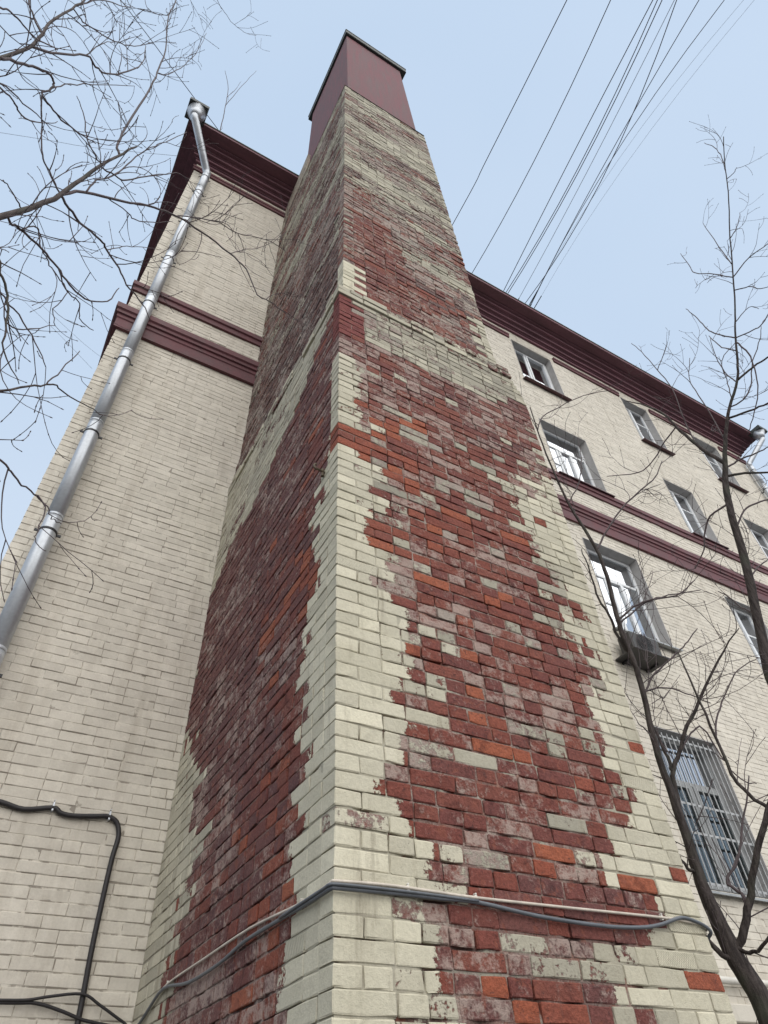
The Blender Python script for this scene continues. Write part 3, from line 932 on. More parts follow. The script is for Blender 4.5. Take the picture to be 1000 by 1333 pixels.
def window(o):
    x0, x1, z0, z1, kind = o
    D = 0.17
    root = None
    y = FACE; yi = FACE+D
    mb = MB()     # plastered reveal, a ring of four slabs
    t = 0.012
    mb.add([(x0, y-0.004, z0), (x0+t, y-0.004, z0), (x0+t, yi+0.08, z0), (x0, yi+0.08, z0), (x0, y-0.004, z1), (x0+t, y-0.004, z1), (x0+t, yi+0.08, z1), (x0, yi+0.08, z1)], [(1, 2, 6, 5), (0, 1, 5, 4)])
    mb.add([(x1, y-0.004, z0), (x1-t, y-0.004, z0), (x1-t, yi+0.08, z0), (x1, yi+0.08, z0), (x1, y-0.004, z1), (x1-t, y-0.004, z1), (x1-t, yi+0.08, z1), (x1, yi+0.08, z1)], [(2, 1, 5, 6), (1, 0, 4, 5)])
    mb.add([(x0+t, y-0.004, z1), (x1-t, y-0.004, z1), (x1-t, yi+0.08, z1), (x0+t, yi+0.08, z1), (x0+t, y-0.004, z1-t), (x1-t, y-0.004, z1-t), (x1-t, yi+0.08, z1-t), (x0+t, yi+0.08, z1-t)], [(4, 7, 6, 5), (0, 4, 5, 1)])
    mb.add([(x0+t, yi, z0+0.012), (x1-t, yi, z0+0.012), (x1-t, y, z0+0.012), (x0+t, y, z0+0.012)], [(3, 2, 1, 0)])
    w = mb.build('window', M_REVEAL, bld)
    # frame bars
    fx0, fx1, fz0, fz1 = x0+t+0.001, x1-t-0.001, z0+0.015, z1-t-0.001
    FW = 0.062
    def bar(a, b_, name='frame'):
        m = MB(); m.box(a, b_, 0.006); return m.build(name, M_PVC if kind != 'barred' else M_OLDF, w)
    fy0, fy1 = yi, yi+0.07
    bar((fx0, fy0, fz0), (fx0+FW, fy1, fz1)); bar((fx1-FW, fy0, fz0), (fx1, fy1, fz1))
    bar((fx0+FW+.001, fy0, fz1-FW), (fx1-FW-.001, fy1, fz1)); bar((fx0+FW+.001, fy0, fz0), (fx1-FW-.001, fy1, fz0+FW))
    ix0, ix1, iz0, iz1 = fx0+FW, fx1-FW, fz0+FW, fz1-FW
    def pane(a0, a1, b0, b1, sash=True, gm=None):
        if sash:
            SW = 0.05
            m = MB()
            m.box((a0+.002, fy0-0.016, b0+.002), (a0+SW, fy0+.03, b1-.002), .004); m.box((a1-SW, fy0-0.016, b0+.002), (a1-.002, fy0+.03, b1-.002), .004)
            m.box((a0+SW+.001, fy0-0.016, b0+.002), (a1-SW-.001, fy0+.03, b0+SW), .004); m.box((a0+SW+.001, fy0-0.016, b1-SW), (a1-SW-.001, fy0+.03, b1-.002), .004)
            m.build('sash', M_PVC if kind != 'barred' else M_OLDF, w)
        m = MB(); m.add([(a0, fy0+0.02, b0), (a1, fy0+0.02, b0), (a1, fy0+0.02, b1), (a0, fy0+0.02, b1), (a0, fy0+0.026, b0), (a1, fy0+0.026, b0), (a1, fy0+0.026, b1), (a0, fy0+0.026, b1)],
                        [(0, 1, 2, 3), (5, 4, 7, 6), (0, 4, 5, 1), (1, 5, 6, 2), (2, 6, 7, 3), (3, 7, 4, 0)])
        m.build('pane', gm or M_GLASS, w)
    W_ = ix1-ix0; H_ = iz1-iz0
    MW = 0.055
    if kind in ('triple', 'barred'):
        tz = iz0+H_*0.70
        bar((ix0+.001, fy0+.001, tz-MW/2), (ix1-.001, fy1-.001, tz+MW/2), 'transom')
        pane(ix0, ix1, tz+MW/2, iz1, False)
        c1 = ix0+W_*0.34; c2 = ix0+W_*0.68
        if kind == 'triple':
            for c in (c1, c2): bar((c-MW/2, fy0+.002, iz0+.001), (c+MW/2, fy1-.002, tz-MW/2-.001), 'mullion')
            bar((ix0+.001, fy0+.003, iz0+H_*0.36), (c1-MW/2-.001, fy1-.003, iz0+H_*0.36+0.04), 'transom')
            pane(ix0, c1-MW/2, iz0, tz-MW/2, False); pane(c1+MW/2, c2-MW/2, iz0, tz-MW/2); pane(c2+MW/2, ix1, iz0, tz-MW/2, False)
        else:
            c = ix0+W_*0.5
            bar((c-MW/2, fy0+.002, iz0+.001), (c+MW/2, fy1-.002, tz-MW/2-.001), 'mullion')
            pane(ix0, c-MW/2, iz0, tz-MW/2, True, M_DUSTY); pane(c+MW/2, ix1, iz0, tz-MW/2, True, M_DUSTY)
    elif kind == 'double':
        c = ix0+W_*0.42
        bar((c-MW/2, fy0+.002, iz0+.001), (c+MW/2, fy1-.002, iz1-.001), 'mullion')
        pane(ix0, c-MW/2, iz0, iz1, False); pane(c+MW/2, ix1, iz0, iz1)
    else:
        c = ix0+W_*0.5; tz = iz0+H_*0.68
        bar((c-MW/2, fy0+.002, iz0+.001), (c+MW/2, fy1-.002, iz1-.001), 'mullion')
        bar((c+MW/2+.001, fy0+.003, tz-.02), (ix1-.001, fy1-.003, tz+.02), 'transom')
        pane(ix0, c-MW/2, iz0, iz1); pane(c+MW/2, ix1, iz0, tz-.02, False); pane(c+MW/2, ix1, tz+.02, iz1, False)
    # sill
    m = MB()
    sx0, sx1 = x0-0.05, x1+0.06
    so = 0.10 if kind != 'barred' else 0.085
    m.add([(sx0, y-so, z0-0.03), (sx1, y-so, z0-0.03), (sx1, yi, z0+0.02), (sx0, yi, z0+0.02), (sx0, y-so, z0-0.055), (sx1, y-so, z0-0.055), (sx1, y-0.02, z0-0.04), (sx0, y-0.02, z0-0.04)],
          [(0, 1, 2, 3), (4, 5, 1, 0), (7, 6, 5, 4), (4, 0, 3, 7), (5, 6, 2, 1)])
    m.build('sill', M_SILLR if z0 > 10 else M_SILLG, w)
    # room behind, with a curtain
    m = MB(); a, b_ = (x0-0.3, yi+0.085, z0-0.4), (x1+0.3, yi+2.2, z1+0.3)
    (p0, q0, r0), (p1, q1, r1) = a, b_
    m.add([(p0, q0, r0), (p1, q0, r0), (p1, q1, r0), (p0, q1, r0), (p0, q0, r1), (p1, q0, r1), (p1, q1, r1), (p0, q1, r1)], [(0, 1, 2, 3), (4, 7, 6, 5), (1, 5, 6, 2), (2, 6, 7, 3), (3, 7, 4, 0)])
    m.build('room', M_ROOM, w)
    rg = random.Random(int(x0*100+z0*7))
    for side in (0, 1):
        if rg.random() < 0.75 and kind != 'barred':
            cw = (x1-x0)*rg.uniform(0.18, 0.42)
            cxa, cxb = (x0, x0+cw) if side == 0 else (x1-cw, x1)
            nn = 24; v = []; f = []
            for k in range(nn+1):
                xx = cxa+(cxb-cxa)*k/nn; yy = yi+0.16+0.03*math.sin(k*1.9)+0.01*math.sin(k*4.1)
                v += [(xx, yy, z0+0.02), (xx, yy, z1-0.02)]
                if k: f.append((2*k-2, 2*k, 2*k+1, 2*k-1))
            mesh_obj('curtain', v, f, M_CURT, w, True, None, True)
    return w
for o in OPEN: window(o)

# ------------------------------------------------------------------ security grille on the lower window
gr = empty('window_grille', (7.98, FACE-0.03, 3.76))
tag(gr, 'pale metal security bars fixed over the window above the sill with pipe below', 'grille')
gx0, gx1, gz0, gz1, gy = 7.37, 8.60, 3.80, 5.72, FACE+0.03
nb = 12
for k in range(nb+1):
    x = gx0+(gx1-gx0)*k/nb
    m = MB(); m.tube([(x, gy, gz0), (x, gy, gz1)], 0.0085, 6); m.build('bar', M_BAR, gr)
for z in (gz0+0.05, gz0+0.62, gz0+0.98, gz1-0.05):
    m = MB(); m.box((gx0-0.03, gy+0.009, z-0.016), (gx1+0.03, gy+0.017, z+0.016), 0.002); m.build('cross_bar', M_BAR, gr)

# ------------------------------------------------------------------ air conditioner
ac = empty('air_conditioner', (7.41, 5.05, 6.66))
tag(ac, 'dark grey air conditioner unit hung on the wall under a second storey window', 'air conditioner')
ax0, ax1, ay0, ay1, az0, az1 = 7.18, 7.76, 4.97, 5.22, 6.72, 7.05
m = MB(); m.box((ax0, ay0, az0), (ax1, ay1, az1), 0.02); m.build('casing', M_AC, ac)
m = MB()
cx, cz = ax0+0.25, (az0+az1)/2
for r in (0.04, 0.07, 0.10, 0.13, 0.15):
    m.tube([(cx+r*math.cos(t*math.pi/14), ay0-0.012, cz+r*math.sin(t*math.pi/14)) for t in range(29)], 0.004, 5)
for k in range(8):
    t = k*math.pi/8
    m.tube([(cx-0.155*math.cos(t), ay0-0.01, cz-0.155*math.sin(t)), (cx+0.155*math.cos(t), ay0-0.01, cz+0.155*math.sin(t))], 0.003, 5)
m.build('fan_grille', M_ACD, ac)
m = MB(); m.box((ax0-0.08, ay0-0.06, az0-0.03), (ax1+0.06, FACE-0.004, az0-0.002), 0.004); m.build('shelf', M_AC, ac)
for x in (ax0+0.05, ax1-0.05):
    m = MB(); m.box((x-0.015, ay0+0.1, az0-0.06), (x+0.015, FACE-0.004, az0-0.031), 0.003); m.build('bracket', M_CLAMP, ac)
m = MB(); m.tube(smoothline([(ax0+0.1, ay1-0.05, az1), (ax0+0.1, ay1-0.02, az1+0.12), (ax0+0.15, FACE-0.02, az1+0.2)], 4), 0.015, 6); m.build('hose', M_PIPEW, ac)
m = MB(); m.box((ax0+0.02, ay0-0.018, az0-0.025), (ax1+0.05, ay0-0.004, az0+0.02), 0.003); m.build('drip_tray', M_CAP, ac)

# ------------------------------------------------------------------ gas pipe along the wall
gp = empty('wall_pipe', (9, FACE-0.08, 2.88))
tag(gp, 'pale horizontal pipe running along the brick wall below the barred window', 'pipe')
m = MB(); m.tube([(3.4, FACE-0.09, 2.88), (9, FACE-0.09, 2.885), (15.8, FACE-0.09, 2.88)], 0.034, 12); m.build('tube', M_PIPEW, gp, True)
for x in (4.5, 6.4, 8.6, 11, 13.5):
    m = MB(); m.box((x-0.012, FACE-0.13, 2.84), (x+0.012, FACE+0.01, 2.925), 0.003); m.build('bracket', M_CLAMP, gp)
# stone coping of the plinth under it
m = MB()
m.box((3.3, FACE-0.07, 2.55), (BX1, FACE+0.0, 2.70), 0.01)
m.build('plinth_moulding', M_FAC, bld)

# ------------------------------------------------------------------ drainpipes
def drainpipe(x, hop, label, side):
    root = empty('drainpipe', (x, FACE-0.14, 0)); tag(root, label, 'drainpipe', 'drainpipes at the building corners')
    R = 0.076; y = FACE-0.13
    zt = 15.55
    z = 0.25; k = 0
    while z < zt-0.01:
        z1 = min(z+1.45, zt)
        m = MB(); m.tube([(x, y, z), (x, y, z1-0.05), (x, y, z1)], [R*0.985, R*0.985, R*0.985], 20)
        m.tube([(x, y, z), (x, y, z+0.03)], R*1.008, 20)
        m.build('pipe_section', M_ZINC, root, True)
        m = MB(); m.tube([(x, y, z1-0.19), (x, y, z1-0.168)], R*1.06, 20)
        m.box((x-0.012, y+R*0.9, z1-0.195), (x+0.012, FACE+0.01, z1-0.17))
        m.box((x-R*1.5, y-0.006, z1-0.195), (x-R*1.04, y+0.006, z1-0.17)); m.box((x+R*1.04, y-0.006, z1-0.195), (x+R*1.5, y+0.006, z1-0.17))
        m.build('clamp', M_CLAMP, root, False)
        z = z1
    hx, hy, hz = hop
    m = MB(); m.tube([(x, y, zt-0.02), (x, y, zt+0.12)]+[(x+(hx-x)*t, y+(hy-y)*t, zt+0.12+(hz-0.28-zt-0.12)*t) for t in (0.06, 0.94)]+[(hx, hy, hz-0.28), (hx, hy, hz-0.18)], R*0.98, 16)
    m.build('elbow', M_ZINC, root, True)
    m = MB(); m.tube([(hx, hy, hz-0.24), (hx, hy, hz-0.17), (hx, hy, hz-0.02)], [R*1.05, R*1.5, R*2.5], 20); m.build('funnel', M_ZINC, root, True)
    m = MB()
    s = R*2.5
    for (a, b_) in (((hx-s, hy-s, hz-0.02), (hx+s, hy-s+0.012, hz+0.10)), ((hx-s, hy+s-0.012, hz-0.02), (hx+s, hy+s, hz+0.10)), ((hx-s, hy-s+.013, hz-0.02), (hx-s+0.012, hy+s-.013, hz+0.10)), ((hx+s-0.012, hy-s+.013, hz-0.02), (hx+s, hy+s-.013, hz+0.10)), ((hx-s+.013, hy-s+.013, hz-0.02), (hx+s-.013, hy+s-.013, hz-0.01))):
        m.box(a, b_)
    m.build('hopper_rim', M_CAP, root)
    return root
drainpipe(-0.35, (-0.93, 4.56, 16.70), 'long galvanised drainpipe with square hopper at the corner beside plain brick wall', -1)
drainpipe(15.8, (16.2, 4.6, 16.70), 'bright galvanised drainpipe at the building corner beyond the windows', 1)

# ------------------------------------------------------------------ cables on the walls
def cable(name, pts, r, mat, label, cat='cable', sub=4, clips=None, clipmat=None, n=8):
    root = empty(name, pts[0]); tag(root, label, cat)
    m = MB(); m.tube(smoothline(pts, sub), r, n); m.build('sheath', mat, root, True)
    for c in (clips or []):
        (px, py, pz), nn = c
        m = MB()
        if nn == 'F': m.box((px-0.006, py-r*2.1, pz-r*1.7), (px+0.006, py+0.016, pz+r*1.7), 0.001); m.tube([(px, py-r*2.2, pz+r*2.4), (px, py+0.02, pz+r*2.4)], 0.004, 6)
        else: m.box((px-r*2.1, py-0.006, pz-r*1.7), (px+0.016, py+0.006, pz+r*1.7), 0.001); m.tube([(px-r*2.2, py, pz+r*2.4), (px+0.02, py, pz+r*2.4)], 0.004, 6)
        m.build('clip', clipmat or M_PIPEW, root)
    return root
fy = CY0-0.012; lx = CX0-0.012
cable('white_cable', [(lx, 5.22, 2.30), (lx, 4.85, 2.40), (lx, 4.561, 2.454), (lx, 3.906, 2.452), (lx, 3.278, 2.444), (lx, 2.735, 2.405), (lx, 2.50, 2.405), (lx+0.001, CY0-0.004, 2.408), (CX0+0.012, fy-0.001, 2.41), (1.45, fy, 2.419), (1.66, fy, 2.418), (1.88, fy, 2.416), (2.396, fy, 2.425), (2.98, fy, 2.437), (3.15, fy, 2.434), (3.25, fy, 2.428), (CX1+0.004, fy+0.002, 2.42), (CX1+0.012, CY0+0.012, 2.41), (CX1+0.012, 2.53, 2.385), (CX1+0.012, 2.65, 2.34), (CX1+0.012, 3.0, 2.30), (CX1+0.012, 5.2, 2.33)], 0.0062, M_WHITEC,
      'thin yellowed white cable clipped around the chimney above the sagging grey one', clips=[((1.55, CY0, 2.419), 'F'), ((1.88, CY0, 2.416), 'F'), ((2.98, CY0, 2.437), 'F'), ((CX0, 2.735, 2.405), 'L'), ((CX0, 4.561, 2.454), 'L')])
fy2 = CY0-0.02; lx2 = CX0-0.02
cable('grey_cable', [(lx2, 5.2, 2.285), (lx2, 4.9, 2.37), (lx2, 4.591, 2.44), (lx2, 4.116, 2.385), (lx2, 3.654, 2.378), (lx2, 3.316, 2.40), (lx2, 2.926, 2.392), (lx2, 2.697, 2.385), (lx2-0.002, 2.49, 2.382), (lx2+0.002, CY0-0.014, 2.383), (CX0+0.02, fy2-0.003, 2.384), (1.5, fy2, 2.392), (1.70, fy2, 2.394), (1.877, fy2, 2.397), (2.205, fy2, 2.373), (2.558, fy2, 2.367), (2.80, fy2, 2.38), (2.95, fy2, 2.405), (3.10, fy2, 2.445), (3.20, fy2, 2.438), (3.265, fy2, 2.42), (CX1+0.014, fy2+0.004, 2.40), (CX1+0.022, CY0+0.012, 2.385), (CX1+0.022, 2.53, 2.35), (CX1+0.022, 2.65, 2.31), (CX1+0.022, 3.2, 2.28), (CX1+0.022, 5.2, 2.30)], 0.0085, M_GREYC,
      'thicker grey cable sagging under its clips around the chimney', n=10)
cable('second_grey_cable', [(lx2-0.012, 2.9, 2.392), (lx2-0.012, 2.697, 2.392), (lx2-0.012, 2.49, 2.39), (lx2-0.008, CY0-0.024, 2.392), (CX0+0.02, fy2-0.016, 2.393), (1.40, fy2-0.014, 2.397), (1.60, fy2-0.010, 2.40), (1.877, fy2-0.008, 2.400)], 0.006, M_GREYC,
      'short length of grey cable doubling the sagging one at the chimney corner')
wy = FACE-0.022
cable('black_conduit', [(-0.5, wy, 3.60), (-0.2, wy, 3.585), (0.059, wy, 3.565), (0.215, wy, 3.54), (0.397, wy, 3.578), (0.46, wy, 3.55), (0.55, wy, 3.545), (0.70, wy, 3.565), (0.782, wy, 3.575), (0.85, wy, 3.545), (0.883, wy, 3.47), (0.885, wy, 3.40), (0.877, wy, 3.30), (0.878, wy, 3.0), (0.883, wy, 2.739), (0.90, wy, 2.369), (0.91, wy, 1.6), (0.91, wy, 0.6)], 0.0175, M_BLACK,
      'thick black conduit bent round and down the plain wall beside the chimney', 'conduit', clips=[((0.397, FACE, 3.585), 'F'), ((0.79, FACE, 3.58), 'F'), ((0.878, FACE, 3.28), 'F'), ((0.881, FACE, 2.73), 'F')], clipmat=M_ZINC, n=12)
wy2 = FACE-0.05
cable('black_cable', [(-0.5, wy2, 2.44), (0.2, wy2, 2.455), (0.436, wy2, 2.461), (0.58, wy2, 2.468), (0.70, wy2, 2.49), (0.885, wy2, 2.510), (1.0, wy2, 2.46), (1.12, wy2, 2.40), (1.19, wy2, 2.36), (lx2-0.004, 5.22, 2.29)], 0.0085, M_BLACK,
      'slim black cable hung across the plain wall into the chimney corner')
cable('lower_black_cable', [(-0.5, wy2+0.012, 2.43), (0.2, wy2+0.012, 2.445), (0.50, wy2+0.012, 2.452), (0.64, wy2+0.012, 2.455), (0.80, wy2+0.012, 2.42), (0.92, wy2+0.014, 2.385), (1.08, wy2+0.016, 2.362), (1.17, wy2+0.012, 2.355)], 0.010, M_BLACK,
      'thicker black cable drooping below the slim one across the plain wall')
hk = empty('wall_hook', (CX0-0.02, 2.66, 4.97)); tag(hk, 'small rusty iron hook sticking out of the chimney beside the cream corner', 'hook')
m = MB(); m.tube(smoothline([(CX0+0.03, 2.66, 4.965), (CX0-0.04, 2.65, 4.97), (CX0-0.075, 2.645, 4.965), (CX0-0.085, 2.645, 4.99), (CX0-0.07, 2.645, 5.01)], 3), 0.009, 6); m.build('shank', M_BRASS, hk)
m = MB(); m.tube([(CX0-0.015, 2.66, 4.93), (CX0-0.015, 2.66, 5.0)], 0.012, 6); m.build('plate', M_BRASS, hk)

